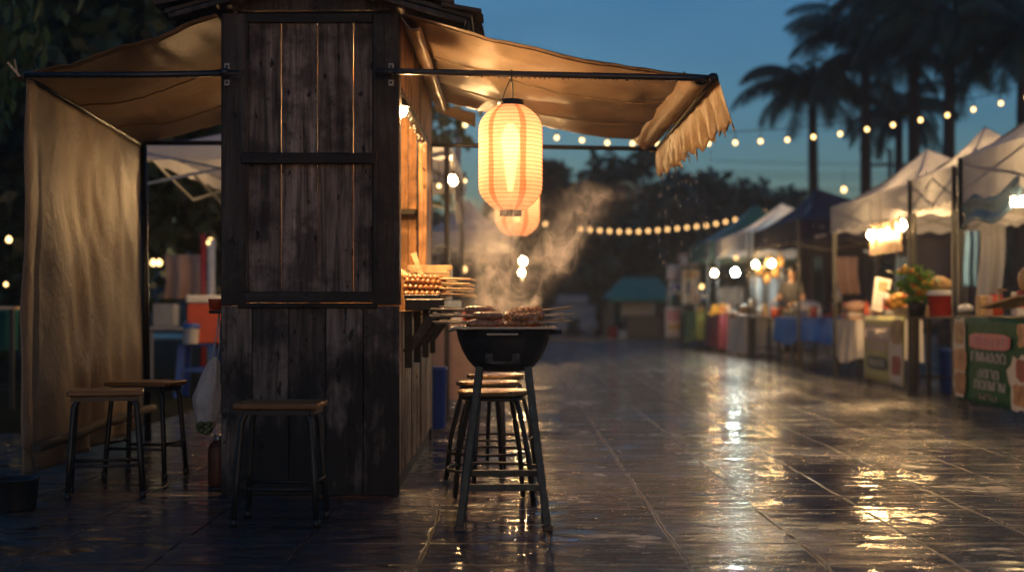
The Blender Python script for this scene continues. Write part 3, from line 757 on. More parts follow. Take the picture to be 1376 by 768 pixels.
# ================================================================== LANTERNS
def make_lantern(loc, label, group):
    root = thing('paper_lantern', loc, label, 'lantern', group)
    o0 = Vector(loc); H = .55; Rr = .166
    prof = []
    n = 27 * 4
    for i in range(n + 1):
        t = i / n; z = t * H
        # barrel: straight middle, rounded shoulders
        s = abs(2 * t - 1)
        r = Rr * (1 - max(0, (s - .5) / .5) ** 2.4 * .60)
        r += .0022 * abs(math.sin(t * 27 * PI)) - .001
        prof.append((r, z))
    b = MB(); b.lathe(prof, 64, o0); b.build('paper_shade', M['paper'], root)
    for nm, z0, z1, r in (('top_ring', H - .012, H + .026, .067), ('bottom_ring', -.028, .012, .056)):
        b = MB(); b.lathe([(r - .006, z0), (r, z0), (r + .002, (z0 + z1) / 2), (r, z1), (r - .006, z1), (r - .006, z0)], 32, o0)
        b.build(nm, M['blacksteel'], root)
    b = MB(); b.bar(o0 + Vector((-.06, 0, -.02)), o0 + Vector((.06, 0, -.02)), .012, .006); b.build('base_bar', M['blacksteel'], root)
    b = MB()
    b.lathe([(.001, .10), (.014, .105), (.022, .16), (.032, .24), (.044, .32), (.050, .36), (.044, .40), (.026, .44), (.016, .455), (.001, .456)], 16, o0)
    bb = b.build('bulb', M['core'], root)
    b = MB(); b.lathe([(.017, .455), (.02, .46), (.02, .52), (.004, .53)], 12, o0); b.tube([o0 + Vector((0, 0, .525)), o0 + Vector((0, 0, .58))], .004, 6)
    b.build('socket', M['blacksteel'], root)
    # wire bail up to the bar
    b = MB(); top = o0 + Vector((.004, .0, H + .150))
    b.tube([o0 + Vector((-.045, 0, H + .02)), o0 + Vector((-.030, 0, H + .07)), o0 + Vector((-.006, 0, H + .125)), top], .0032, 6)
    b.tube([o0 + Vector((.010, .045, H + .02)), o0 + Vector((.012, .03, H + .08)), o0 + Vector((.006, .01, H + .125)), top], .0032, 6)
    b.tube([o0 + Vector((.012, -.03, H + .02)), o0 + Vector((.012, -.01, H + .08)), top], .0036, 6)
    b.tube([top + Vector((0, 0, -.03)), top + Vector((0, -.02, -.008)), top + Vector((0, -.021, .016)), top + Vector((0, 0, .03)), top + Vector((0, .02, .014)), top + Vector((0, .018, -.01)), top + Vector((0, 0, -.028))], .005, 6)
    b.build('bail', M['wire'], root)
    return root
make_lantern((gx(686, 7.42), 7.42, gz(283, 7.42)), 'glowing cream paper lantern with red bands, nearest, above the smoking grill', 'paper lanterns under the awning')
make_lantern((gx(695, 10.5), 10.5, 1.51), 'glowing paper lantern half hidden behind the nearer lantern', 'paper lanterns under the awning')

# fairy lights along the hatch header
fl = thing('fairy_lights', (-.58, 8.0, 2.06), 'string of tiny warm fairy lights looped along the serving hatch header', 'string lights')
pts = [Vector((-.578 + .01 * math.sin(i * 1.7), 7.95 + i * .085, 2.055 + .018 * math.sin(i * 1.3) - .012 * (i % 2))) for i in range(19)]
b = MB(); b.tube(pts, .0022, 5); b.build('wire', M['wire'], fl)
for p in pts[1::1]:
    b = MB(); b.blob(p + Vector((0, 0, -.008)), .004, .004, .007, 0, sub=1); b.build('bulb', M['fairy'], fl)

# ================================================================== GRILL
GX, GY = gx(677, 6.5), 6.5
grill = thing('charcoal_grill', (GX, GY, 0), 'round black charcoal grill on tall dark steel legs covered with skewers', 'grill')
o = Vector((GX, GY, 0))
prof_o = [(.001, .700), (.08, .700), (.112, .706), (.138, .722), (.165, .752), (.190, .795), (.208, .842), (.217, .885), (.222, .888), (.224, .893), (.218, .896), (.211, .89)]
prof_i = [(.205, .845), (.185, .80), (.15, .76), (.10, .735), (.001, .73)]
b = MB(); b.lathe(prof_o + prof_i, 48, o, sy=.88); bowl = b.build('bowl', M['grill'], grill)
b = MB()
fx, fy, fz = GX - .012, GY - .15, .0
# vent: frame and door on the front of the bowl, following its wall
def bowl_r(z):
    for (r0, z0), (r1, z1) in zip(prof_o[1:-4], prof_o[2:-3]):
        if z0 <= z <= z1: return r0 + (r1 - r0) * (z - z0) / max(1e-6, z1 - z0)
    return .2
def on_bowl(x, z, out=0):
    r = bowl_r(z) + out; y = -.88 * math.sqrt(max(0, r * r - x * x)); return Vector((GX + x, GY + y, z))
def bowl_patch(mb, x0, x1, z0, z1, t, rnd=None):
    mb.grid(lambda u, v: on_bowl(x0 + (x1 - x0) * u, z0 + (z1 - z0) * v, t), 8, 6, rnd, .0)
    mb.grid(lambda u, v: on_bowl(x0 + (x1 - x0) * u, z0 + (z1 - z0) * v, t - .004), 8, 6, rnd, .0)
vent = MB(); bowl_patch(vent, -.085, .075, .737, .80, .003)
vt = vent.build('vent_door', M['grill'], grill)
v2 = MB(); bowl_patch(v2, -.082, -.048, .74, .785, .006); bowl_patch(v2, .040, .072, .74, .785, .006); bowl_patch(v2, -.05, .04, .738, .750, .006)
v2.build('vent_plate', M['ash'], vt)
v2 = MB(); bowl_patch(v2, -.045, .037, .753, .782, .005); v2.build('vent_slot', M['grill'], vt)
b = MB(); b.box(GX - .075, GX + .065, GY - .207, GY - .196, .868, .876); b.build('rim_plate', M['steel'], grill, bevel=.001)
# grate with rectangular frame
b = MB(); gw, gd, gz_ = .232, .19, .900
for y in (-gd, gd): b.bar(o + Vector((-gw, y, gz_)), o + Vector((gw, y, gz_)), .010, .008)
for x in (-gw, gw): b.bar(o + Vector((x, -gd, gz_)), o + Vector((x, gd, gz_)), .010, .008)
for i in range(1, 26):
    x = -gw + 2 * gw * i / 26; b.tube([o + Vector((x, -gd, gz_ + .002)), o + Vector((x, gd, gz_ + .002))], .0022, 6)
b.build('grate', M['steel'], grill)
b = MB(); b.tube([o + Vector((.215, -.05, .880)), o + Vector((.262, -.05, .880))], .010, 10); b.tube([o + Vector((.225, -.05, .88)), o + Vector((.205, -.05, .872))], .006, 8); b.build('handle', M['dark_plastic'], grill)
b = MB(); b.tube([o + Vector((-.205, -.02, .893)), o + Vector((-.25, -.03, .885)), o + Vector((-.25, .03, .885)), o + Vector((-.205, .02, .893))], .005, 8); b.build('lug', M['steel'], grill)
for sx in (-1, 1):
    for sy in (-1, 1):
        b = MB(); top = o + Vector((sx * .108, sy * .10, .725)); bot = o + Vector((sx * .196, sy * .185, .012))
        b.bar(top, bot, .034, .034, up=(0, 1, 0)); lg = b.build('leg', M['tealsteel'], grill, bevel=.004)
        b = MB(); b.box(bot.x - .022, bot.x + .022, bot.y - .022, bot.y + .022, 0, .03); b.build('foot', M['dark_plastic'], lg, bevel=.004)
def legx(z): return .108 + (.196 - .108) * (.725 - z) / .713
def legy(z): return .10 + (.085) * (.725 - z) / .713
for sy, z in ((-1, .19), (1, .215)):
    b = MB(); b.bar(o + Vector((-legx(z), sy * legy(z), z)), o + Vector((legx(z), sy * legy(z), z)), .022, .030); b.build('crossbar', M['tealsteel'], grill, bevel=.003)
for sx in (-1, 1):
    b = MB(); z = .235; b.bar(o + Vector((sx * legx(z), -legy(z), z)), o + Vector((sx * legx(z), legy(z), z)), .022, .026); b.build('crossbar', M['tealsteel'], grill, bevel=.003)
b = MB(); rd = random.Random(4)
for i in range(60):
    a = rd.random() * 2 * PI; q = .17 * math.sqrt(rd.random())
    b.blob(o + Vector((q * math.cos(a), q * math.sin(a) * .85, rd.uniform(.80, .835))), .022, .018, .016, .3, 2, 1, seed=i)
b.build('coals', M['ember'], grill)

# skewers -------------------------------------------------------------
def skewer(kind, loc, ang, side, label, group, length=.26, seed=0, tilt=0):
    """stick along local x, meat on one half; side=-1: stick end points to -x"""
    root = thing('meat_skewer', loc, label, 'skewer', group)
    rd = random.Random(seed)
    o0 = Vector(loc); Rm = Matrix.Rotation(ang, 3, 'Z') @ Matrix.Rotation(tilt, 3, 'Y')
    f = lambda x, y, z: o0 + Rm @ Vector((x, y, z))
    b = MB()
    if kind == 'a':      # long sesame-crusted minced meat
        def fn(u, v):
            t = u; a = v * 2 * PI
            e = (1 - abs(2 * t - 1) ** 5) ** .5 if 0 < t < 1 else 0
            r = .0185 * e * (1 + .18 * noise.noise(Vector((t * 7 + seed * 3, math.cos(a), math.sin(a))))) + .0035 * e * noise.noise(Vector((t * 40 + seed, math.cos(a) * 4, math.sin(a) * 4)))
            x = -side * (.005 + .135 * t)
            return f(x, math.cos(a) * r * 1.1, math.sin(a) * r)
        b.grid(fn, 44, 20); b.build('meat', M['meat_a'], root)
    else:
        mat = M['meat_b'] if kind == 'b' else M['meat_c']
        k = 5 if kind == 'b' else 7
        for i in range(k):
            x = -side * (.012 + i * (.025 if kind == 'b' else .029))
            if kind == 'b':
                b.blob(f(x, rd.uniform(-.004, .004), rd.uniform(-.003, .004)), .0185, rd.uniform(.017, .023), rd.uniform(.015, .021), .55, 2.2, 3, seed=seed * 9 + i, M=Rm)
            else:
                b.blob(f(x, 0, 0), .017, .0195, .0185, .2, 2.5, 2, seed=seed * 9 + i, M=Rm)
        b.build('meat', mat, root)
    b = MB(); x0 = -side * .15; x1 = side * (length - .15)
    b.tube([f(x0, 0, 0), f(0, .0, 0), f(x1, .001, .001)], .0036, 7); b.build('stick', M['stick'], root)
    return root
rd = random.Random(11); sd = 0
labA = 'brown minced meat skewer on the left half of the grill, stick pointing left'
labB = 'charred orange chunk meat skewer on the right half of the grill, stick pointing right'
for layer, z, n in ((0, .921, 6), (1, .951, 5), (2, .976, 4)):
    for i in range(n):
        y = GY - .165 + i * .055 + layer * (.025 if layer < 2 else .05)
        sd += 1
        skewer('a', (GX - .158 + rd.uniform(-.03, .02), y, z + rd.uniform(-.004, .004)), rd.uniform(-.18, .18), -1, labA, 'minced meat skewers on the grill', .15 + .15, sd, rd.uniform(-.02, .10))
        sd += 1
        skewer('b', (GX + .150 + rd.uniform(-.025, .03), y + .01, z + rd.uniform(-.003, .004)), rd.uniform(-.22, .22), 1, labB, 'chunk meat skewers on the grill', .15 + .145, sd, rd.uniform(-.12, .02))
# counter: metal tray, heap of skewers, crate, paddle
tray = MB(); tray.box(-.585, -.40, 7.78, 8.95, 1.036, 1.042)
for x in (-.585, -.40): tray.box(x - .006, x + .006, 7.78, 8.95, 1.036, 1.06)
for y in (7.78, 8.95): tray.box(-.585, -.40, y - .006, y + .006, 1.036, 1.058)
tag(tray.build('serving_tray', M['blacksteel'], origin=(-.49, 8.4, 1.036), bevel=.002), 'dark metal tray under the heap of skewers on the kiosk counter', 'tray')
labC = 'orange glazed meatball skewer heaped on the kiosk counter tray'
for layer in range(4):
    for i in range(11 - layer):
        y = 7.84 + i * .098 + layer * .05 + rd.uniform(-.02, .02); sd += 1
        skewer('c', (-.405 + rd.uniform(-.012, .012), y, 1.062 + layer * .030 + rd.uniform(-.003, .004)), rd.uniform(-.2, .2), 1, labC, 'meatball skewers heaped on the counter', .15 + .18, sd, rd.uniform(-.02, .06))
cr = thing('wooden_crate', (-.53, 9.35, 1.036), 'open pale wooden crate behind the skewers on the kiosk counter', 'crate')
b = MB(); b.box(-.70, -.40, 9.15, 9.17, 1.038, 1.215); b.build('side_panel', M['palewood'], cr, bevel=.003)
b = MB(); b.box(-.70, -.40, 9.55, 9.57, 1.038, 1.27); b.build('side_panel', M['palewood'], cr, bevel=.003)
for x in (-.70, -.42):
    b = MB(); b.box(x, x + .02, 9.172, 9.548, 1.038, 1.235); b.build('end_panel', M['palewood'], cr, bevel=.003)
b = MB(); pA, pB = at(571, 383, 8.9), at(556, 341, 9.0)
b.bar(pA, pB, .035, .012, up=(0, 1, 0)); b.bar(pB.lerp(pA, .05), pB + (pB - pA) * .03, .042, .012, up=(0, 1, 0))
tag(b.build('wooden_paddle', M['palewood'], origin=pA, bevel=.004), 'flat wooden paddle leaning upright on the crate on the kiosk counter', 'paddle')
b = MB(); b.bar(at(555, 379, 8.3), at(537, 362, 8.5), .022, .022); b.bar(at(549, 373, 8.33), at(536, 366, 8.52), .02, .02)
tag(b.build('wooden_tongs', M['stick'], origin=at(555, 379, 8.3), bevel=.004), 'wooden tongs lying across the skewers beside the kiosk post', 'tongs')
b = MB(); b.bar(at(580, 372, 9.0), at(606, 379, 8.7), .10, .012)
tag(b.build('cutting_board', M['palewood'], origin=at(590, 378, 8.8), bevel=.004), 'pale wooden board lying behind the meatball skewers on the counter', 'board')
# ================================================================== STOOLS
def stool_square(loc, rz, label, seatmat='seat', w=.385, d=.30, h=.558, splay=.035):
    root = thing('square_stool', (0, 0, 0), label, 'stool', 'square wooden topped stools around the kiosk')
    b = MB(); b.box(-w / 2, w / 2, -d / 2, d / 2, h - .028, h, .5); b.build('seat', M[seatmat], root, bevel=.009, seg=3)
    b = MB()
    for y in (-d / 2 + .03, d / 2 - .03): b.bar((-w / 2 + .04, y, h - .043), (w / 2 - .04, y, h - .043), .022, .022)
    for x in (-w / 2 + .03, w / 2 - .03): b.bar((x, -d / 2 + .04, h - .043), (x, d / 2 - .04, h - .043), .022, .022)
    b.build('seat_frame', M['blacksteel'], root)
    for sx in (-1, 1):
        for sy in (-1, 1):
            x, y = sx * (w / 2 - .035), sy * (d / 2 - .035)
            b = MB(); b.tube([(x - sx * .05, y - sy * .02, h - .036), (x - sx * .02, y - sy * .006, h - .045), (x, y, h - .085), (x + sx * splay * .6, y + sy * splay * .5, h * .4), (x + sx * splay, y + sy * splay, .004)], .0145, 10)
            lg = b.build('leg', M['blacksteel'], root)
            b = MB(); b.lathe([(.017, 0), (.018, .02), (.0165, .035)], 10, (x + sx * splay, y + sy * splay, 0), closed=True); b.build('foot', M['blacksteel'], lg)
    z = .17; k = splay * .72
    for sy in (-1, 1):
        b = MB(); yy = sy * (d / 2 - .035 + k); b.tube([(-w / 2 + .035 - k, yy, z), (w / 2 - .035 + k, yy, z)], .009, 8); b.build('crossbar', M['blacksteel'], root)
    for sx in (-1, 1):
        b = MB(); xx = sx * (w / 2 - .035 + k); b.tube([(xx, -d / 2 + .035 - k, z + .03), (xx, d / 2 - .035 + k, z + .03)], .009, 8); b.build('crossbar', M['blacksteel'], root)
    root.location = loc; root.rotation_euler = (0, 0, rz)
    return root
s0 = stool_square((gx(375, 6.5), 6.56, 0), R(-2), 'square stool with a worn wooden seat standing before the dark kiosk front', splay=.03)
dup(s0, (gx(139, 7.45), 7.5, 0), R(14), 'nearer of the two square stools beside the tan curtain')
dup(s0, (gx(190, 8.25), 8.35, 0), R(-12), 'further square stool beside the tan curtain, behind the nearer one')
def stool_round(label, h=.572, r=.182):
    root = thing('round_stool', (0, 0, 0), label, 'stool', 'round stools along the kiosk counter')
    b = MB(); b.lathe([(.001, h - .024), (r * .98, h - .024), (r, h - .021), (r + .001, h - .005), (r * .985, h - .001), (r * .96, h), (.001, h)], 40); b.build('seat', M['seat_round'], root)
    for k in range(4):
        a = R(45 + 90 * k + 8); ca, sa = math.cos(a), math.sin(a)
        b = MB(); b.tube([(ca * r * .35, sa * r * .35, h - .040), (ca * r * .68, sa * r * .68, h - .042), (ca * r * .82, sa * r * .82, h - .055), (ca * r * .92, sa * r * .92, h - .11), (ca * (r + .04), sa * (r + .04), .25), (ca * (r + .07), sa * (r + .07), .004)], .0135, 10)
        b.build('leg', M['blacksteel'], root)
    b = MB(); q = r + .052; b.tube([(q * math.cos(R(i * 11.25 + 8)), q * math.sin(R(i * 11.25 + 8)), .175 + 0 * i) for i in range(33)], .008, 8, False); b.build('foot_ring', M['blacksteel'], root)
    b = MB(); q = r * .85; b.tube([(q * math.cos(R(i * 11.25)), q * math.sin(R(i * 11.25)), h - .040) for i in range(33)], .010, 8, False); b.build('seat_ring', M['blacksteel'], root)
    return root
rs = stool_round('round wooden stool directly behind the grill legs, nearest of the row')
rs.location = (gx(663, 7.2), 7.22, 0)
dup(rs, (gx(656, 8.06), 8.06, 0), R(20), 'second round stool along the counter, its seat just showing over the first')
dup(rs, (gx(666, 8.9), 8.9, 0), R(50), 'third round stool along the counter, furthest from the grill')

# things at the kiosk's left edge ------------------------------------
bag = MB()
def bagf(u, v):
    a = u * 2 * PI; t = v
    r = .012 + .075 * math.sin(PI * min(1, t ** .8)) ** .7 * (.45 + .75 * t) if t < .985 else .02
    r *= 1 + .14 * noise.noise(Vector((math.cos(a) * 2, math.sin(a) * 2, t * 5))) + .07 * math.sin(a * 7 + t * 6) * (1 - t)
    return (-1.615 - .035 * min(1, t * 2) + math.cos(a) * r * 1.0 - .012 * t, 7.72 + math.sin(a) * r * .8, .72 - .43 * t)
bag.grid(bagf, 36, 30)
bg_ = bag.build('plastic_bag', None or cloth('thin_white_plastic', (.8, .8, .8), (.7, .7, .7), .5, .25, 8, .5, .5, dirt=(.35, .38, .33)), origin=(-1.6, 7.72, .3))
tag(bg_, 'white plastic shopping bag hanging on the kiosk wall above a red bottle', 'bag')
b = MB(); b.tube([(-1.60, 7.72, .71), (-1.585, 7.72, .8), (-1.59, 7.72, .97)], .004, 6); b.tube([(-1.63, 7.72, .71), (-1.60, 7.72, .85), (-1.592, 7.72, .97)], .004, 6); b.build('strap', M['white_plastic'], bg_)
b = MB()
for i in range(14):
    b.blob((-1.66 + random.uniform(-.03, .03), 7.70 + random.uniform(-.04, .02), .335 + random.uniform(-.02, .03)), .022, .022, .018, .4, 2, 1, seed=i)
tag(b.build('vegetables', plain('dark_green_vegetable', (.10, .14, .03), .4, 0, .5, 12, .2), origin=(-1.62, 7.72, .33)), 'dark green vegetables inside the white hanging bag', 'vegetables')
gb = thing('gas_bottle', (-1.60, 7.72, 0), 'rusty orange bottle standing at the foot of the kiosk below the bag', 'bottle')
b = MB(); b.lathe([(.001, .02), (.05, .02), (.055, .035), (.055, .22), (.045, .25), (.02, .27)], 20, (-1.595, 7.72, 0)); b.build('body', plain('rusty_orange_paint', (.17, .045, .02), .5, .2, .6, 14, .3), gb)
b = MB(); b.lathe([(.052, 0), (.056, .0), (.056, .02), (.05, .02)], 20, (-1.595, 7.72, 0)); b.build('foot_ring', M['dark_plastic'], gb)
b = MB(); b.lathe([(.02, .265), (.022, .27), (.022, .3), (.001, .3)], 12, (-1.595, 7.72, 0)); b.build('cap', M['steel'], gb)
hk = MB(); hk.box(kx0 - .028, kx0 - .002, 7.62, 7.70, .58, .92); hk.box(kx0 - .09, kx0 - .002, 7.62, 7.82, .955, .975)
tag(hk.build('wall_shelf', M['post'], origin=(kx0 - .03, 7.66, .58), bevel=.003), 'small dark shelf on the kiosk side wall above the hanging bag', 'shelf')
b = MB(); b.lathe([(.02, .976), (.042, .98), (.048, 1.02), (.05, 1.035), (.04, 1.035), (.001, 1.03)], 16, (-1.60, 7.72, 0)); 
tag(b.build('red_bowl', M['orange_plastic'], origin=(-1.60, 7.72, .976)), 'small red bowl on the dark shelf at the kiosk side', 'bowl')
# pot at the far left
pt = thing('black_bucket', (-2.42, 6.95, 0), 'black bucket with a thin wire handle on the wet paving by the curtain', 'bucket')
b = MB(); b.lathe([(.001, .004), (.085, .004), (.092, .012), (.105, .15), (.11, .152), (.11, .158), (.10, .157), (.088, .02), (.001, .016)], 28, (-2.42, 6.95, 0)); b.build('body', M['dark_plastic'], pt)
b = MB(); b.tube([(-2.42 + .105 * math.cos(a), 6.95, .155 + .16 * math.sin(a)) for a in [PI * i / 12 for i in range(13)]], .0022, 6); b.build('handle', M['wire'], pt)

# ================================================================== STRING LIGHTS
def interp(tab, x):
    for (x0, y0), (x1, y1) in zip(tab[:-1], tab[1:]):
        if x <= x1 or (x1, y1) == tab[-1]: return y0 + (y1 - y0) * (x - x0) / (x1 - x0)
def string(name, label, Y, tab, xs, r, mat, drop, x_ends):
    root = thing(name, at(xs[0], interp(tab, xs[0]), Y), label, 'string lights')
    b = MB(); X0, X1 = x_ends; n = 50
    b.tube([at(X0 + (X1 - X0) * i / n, interp(tab, X0 + (X1 - X0) * i / n) - drop, Y) for i in range(n + 1)], .007, 6); b.build('cable', M['wire'], root)
    for x in xs:
        p = at(x, interp(tab, x), Y)
        b = MB(); b.lathe([(.001, -r), (r * .62, -r * .8), (r, -r * .1), (r * .85, r * .45), (r * .42, r * 1.0), (.001, r * 1.05)], 10, p); o = b.build('bulb', mat, root)
        b = MB(); b.tube([p + Vector((0, 0, r)), p + Vector((0, 0, r * 2.0))], r * .45, 8); b.tube([p + Vector((0, 0, r * 2)), p + Vector((0, 0, drop * Y / F))], .005, 5); b.build('socket', M['wire'], o)
    return root
tabN = [(560, 150), (625, 168), (748, 185), (816, 192), (900, 194), (985, 192), (1058, 188), (1129, 180), (1200, 168), (1273, 155), (1345, 139), (1400, 126), (1450, 112)]
xsN = [625, 661, 697, 733 + 15, 782, 816, 850, 884, 918, 952, 988, 1022, 1058, 1093, 1129, 1165, 1200, 1237, 1273, 1308, 1345, 1380]
string('string_lights', 'near string of warm round bulbs sagging across the sky in front of the palms', 21.0, tabN, xsN, .033, M['bulb_string'], 15, (560, 1450))
tabF = [(640, 290), (733, 301), (780, 308), (830, 311), (860, 311), (900, 308), (950, 303), (1000, 293), (1030, 284), (1045, 279)]
xsF = [733] + [780 + 13.0 * i for i in range(20)]
string('string_lights', 'far string of closely spaced amber bulbs in front of the dark trees', 39.0, tabF, xsF, .052, M['bulb_far'], 9, (640, 1045))

# ================================================================== MARKET HELPERS
def canopy(loc, label, x0, x1, y0, y1, zv, ze, za, mat, apex=None, legr=.022, truss=True, group='market canopy tents', lit=False):
    root = thing('canopy_tent', (x0, y0, 0), label, 'canopy', group)
    ax, ay = apex or ((x0 + x1) / 2, (y0 + y1) / 2)
    A = Vector((ax, ay, za))
    cs = [Vector((x0, y0, ze)), Vector((x1, y0, ze)), Vector((x1, y1, ze)), Vector((x0, y1, ze))]
    b = MB()
    for i in range(4):
        p, q = cs[i], cs[(i + 1) % 4]
        def fn(u, v, p=p, q=q):
            e = p.lerp(q, u); w_ = e.lerp(A, v)
            w_ = w_ - Vector((0, 0, .10 * math.sin(PI * v) + .05 * math.sin(PI * u) * math.sin(PI * min(1, v * 1.2)) * (1 - v)))
            w_.z += .03 * noise.noise(Vector((e.x * 1.7, e.y * 1.7, v * 4)))* (1 - v)
            return w_
        b.grid(fn, 16, 14, .5)
    b.build('roof', mat, root)
    b = MB()
    for i in range(4):
        p, q = cs[i], cs[(i + 1) % 4]
        d = (q - p).normalized(); nn = Vector((d.y, -d.x, 0))
        def fv(u, v, p=p, q=q, nn=nn):
            e = p.lerp(q, u); return e + nn * (.015 + .025 * v * noise.noise(Vector((e.x * 4, e.y * 4, 1)))) - Vector((0, 0, (ze - zv) * v * (1 + .06 * math.sin(u * 40))))
        b.grid(fv, 30, 4, .5)
    b.build('valance', mat, root)
    for k in cs:
        b = MB(); ix = .03 if k.x == x0 else -.03; iy = .03 if k.y == y0 else -.03
        b.box(k.x + ix - legr, k.x + ix + legr, k.y + iy - legr, k.y + iy + legr, 0, ze - .01)
        lg = b.build('leg', M['pipe'], root)
        b = MB(); b.box(k.x + ix - .05, k.x + ix + .05, k.y + iy - .05, k.y + iy + .05, 0, .012); b.build('foot_plate', M['pipe'], lg)
    if truss:
        b = MB()
        for i in range(4):
            p, q = cs[i], cs[(i + 1) % 4]
            m_ = p.lerp(q, .5); z0, z1 = Vector((0, 0, .06)), Vector((0, 0, .34))
            for s_, e_ in ((p, m_), (m_, q)):
                b.bar(s_ - z0, e_ - z1, .022, .022); b.bar(s_ - z1, e_ - z0, .022, .022)
        for k in cs: b.bar(k - Vector((0, 0, .08)), A - Vector((0, 0, .12)), .025, .025)
        b.build('truss', M['steel'], root)
    if lit:
        p = Vector((ax, ay, ze - .12)); bulb_at(root, p, .05, M['bulb_stall'])  # extra bulb added out of sight behind the valance to brighten the tent
        b = MB(); b.tube([p + Vector((0, 0, .1)), A - Vector((0, 0, .15))], .006, 6); b.build('lamp_cord', M['wire'], root)
    return root
def lamp(px, py, Y, r, mat, label, top, grp='bare bulbs under the market canopies'):
    p = at(px, py, Y)
    root = thing('hanging_bulb', p, label, 'bulb', grp)
    bulb_at(root, p, r, mat)
    b = MB(); b.tube([p + Vector((0, 0, r * 2)), Vector((p.x, p.y, max(top, p.z + r * 2.5)))], .005, 6); b.build('cord', M['wire'], root)
    return root
def table(x0, x1, y0, y1, h, label, mat='counter', group='market tables'):
    root = thing('market_table', (x0, y0, 0), label, 'table', group)
    b = MB(); b.box(x0, x1, y0, y1, h - .03, h); b.build('tabletop', M[mat], root, bevel=.006)
    for x in (x0 + .05, x1 - .05):
        for y in (y0 + .05, y1 - .05):
            b = MB(); b.box(x - .02, x + .02, y - .02, y + .02, 0, h - .03); b.build('leg', M['blacksteel'], root)
    for y in (y0 + .05, y1 - .05):
        b = MB(); b.bar((x0 + .05, y, .2), (x1 - .05, y, .2), .02); b.build('stretcher', M['blacksteel'], root)
    return root
def drape(x0, x1, y0, y1, h, hang, mat, label, seed=0):
    """cloth over a table, hanging on the aisle side and the two ends"""
    b = MB(); per = [(x1, y0), (x0, y0), (x0, y1), (x1, y1)]
    pts = []
    n = 40
    for (a, c_) in zip(per[:-1], per[1:]):
        L_ = math.hypot(c_[0] - a[0], c_[1] - a[1]); k = max(6, int(n * L_ / 2))
        for i in range(k): pts.append((a[0] + (c_[0] - a[0]) * i / k, a[1] + (c_[1] - a[1]) * i / k))
    pts.append(per[-1]); cx_, cy_ = (x0 + x1) / 2, (y0 + y1) / 2
    m = len(pts)
    def fn(u, v):
        i = min(m - 1, int(u * (m - 1) + .5)); x, y = pts[i]
        hg = hang * (1 + .25 * noise.noise(Vector((x * 1.3, y * 1.3, seed))))
        dx, dy = x - cx_, y - cy_; l = math.hypot(dx, dy)
        w_ = v * (.025 + .045 * math.sin(i * .9 + 2 * noise.noise(Vector((x * 3, y * 3, seed)))))
        return (x + dx / l * (.012 + w_), y + dy / l * (.012 + w_), h + .006 - hg * v)
    b.grid(fn, m - 1, 10, .5)
    b.grid(lambda u, v: (x0 - .012 + (x1 - x0 + .024) * u, y0 - .012 + (y1 - y0 + .024) * v, h + .006 + .003 * math.sin(u * 9) * math.sin(v * 7)), 10, 10, .5)
    return tag(b.build('tablecloth', mat, origin=(x0, y0, h)), label, 'tablecloth')

# --- canopies on the right
canopy(0, 'nearest white canopy at the right edge of the market row', 4.45, 6.2, 10.4, 14.05, 2.02, 2.46, 3.12, M['white_canvas'], apex=(5.05, 12.3), lit=True)
canopy(0, 'white canopy second from the right edge, between the two front banners', 4.47, 6.0, 14.25, 15.9, 2.05, 2.40, 2.9, M['white_canvas'], apex=(5.02, 15.1), lit=True)
canopy(0, 'white canopy with the cluster of bright bulbs over the lime banner', 4.50, 6.4, 16.05, 20.0, 2.02, 2.38, 2.98, M['white_canvas'], apex=(5.25, 18.0), lit=True)
canopy(0, 'dark navy canopy with a tall peak over the blue table', 4.52, 7.2, 22.3, 26.4, 2.02, 2.36, 3.05, M['navy_canvas'], apex=(5.35, 25.0))
canopy(0, 'white canopy just beyond the navy one', 4.5, 7.0, 27.2, 31.4, 2.05, 2.42, 3.1, M['white_canvas'], apex=(5.55, 29.3), lit=True)
canopy(0, 'teal and furthest canopy at the end of the right row', 4.45, 7.0, 32.0, 35.6, 2.05, 2.45, 3.4, M['teal_canvas'], apex=(5.8, 33.8), lit=True)
# --- lamps on the right
lamp(1170, 316, 17.6, .042, M['bulb_warm'], 'leftmost bright bulb of the cluster under the third white canopy', 2.3)
lamp(1183, 316, 17.2, .042, M['bulb_warm'], 'second bulb from the left in the cluster over the lime banner', 2.3)
lamp(1197, 312, 16.9, .046, M['bulb_warm'], 'third bulb from the left in the cluster over the lime banner', 2.3)
lamp(1212, 303, 16.5, .05, M['bulb_warm'], 'largest and highest bright bulb in the cluster over the lime banner', 2.3)
lamp(1224, 305, 16.3, .02, M['bulb_warm'], 'small bulb beside the tent post over the lime banner', 2.3)
lamp(1197, 294, 17.6, .018, M['bulb_string'], 'small dim bulb above the bright cluster on the canopy edge', 2.3)
lamp(960, 367, 30.0, .052, M['bulb_stall'], 'warm bulb left of the white bulb at the far stalls', 2.5)
lamp(988, 366, 29.0, .062, M['bulb_white'], 'cold white bulb among the warm ones at the far stalls', 2.5)
lamp(943, 385, 33.5, .045, M['bulb_string'], 'yellowish small bulb lowest and furthest along the row', 2.5)
lamp(1015, 355, 25.6, .045, M['bulb_stall'], 'left bulb of the pair under the navy canopy', 2.4)
lamp(1037, 354, 25.0, .050, M['bulb_stall'], 'right bulb of the pair under the navy canopy', 2.4)
lamp(989, 346, 28.5, .04, M['bulb_far'], 'dim amber bulb above the cold white bulb', 2.5)
lamp(1134, 255, 30.0, .055, M['bulb_string'], 'single amber bulb floating above the navy canopy, on a tall wire', 3.9)
lamp(1246, 335, 21.0, .025, M['bulb_far'], 'tiny amber bulb in the dark behind the flowers', 2.3)
tb = thing('tube_lamp', at(1368, 270, 12.6), 'short bright tube lamp under the nearest white canopy at the right edge', 'lamp')
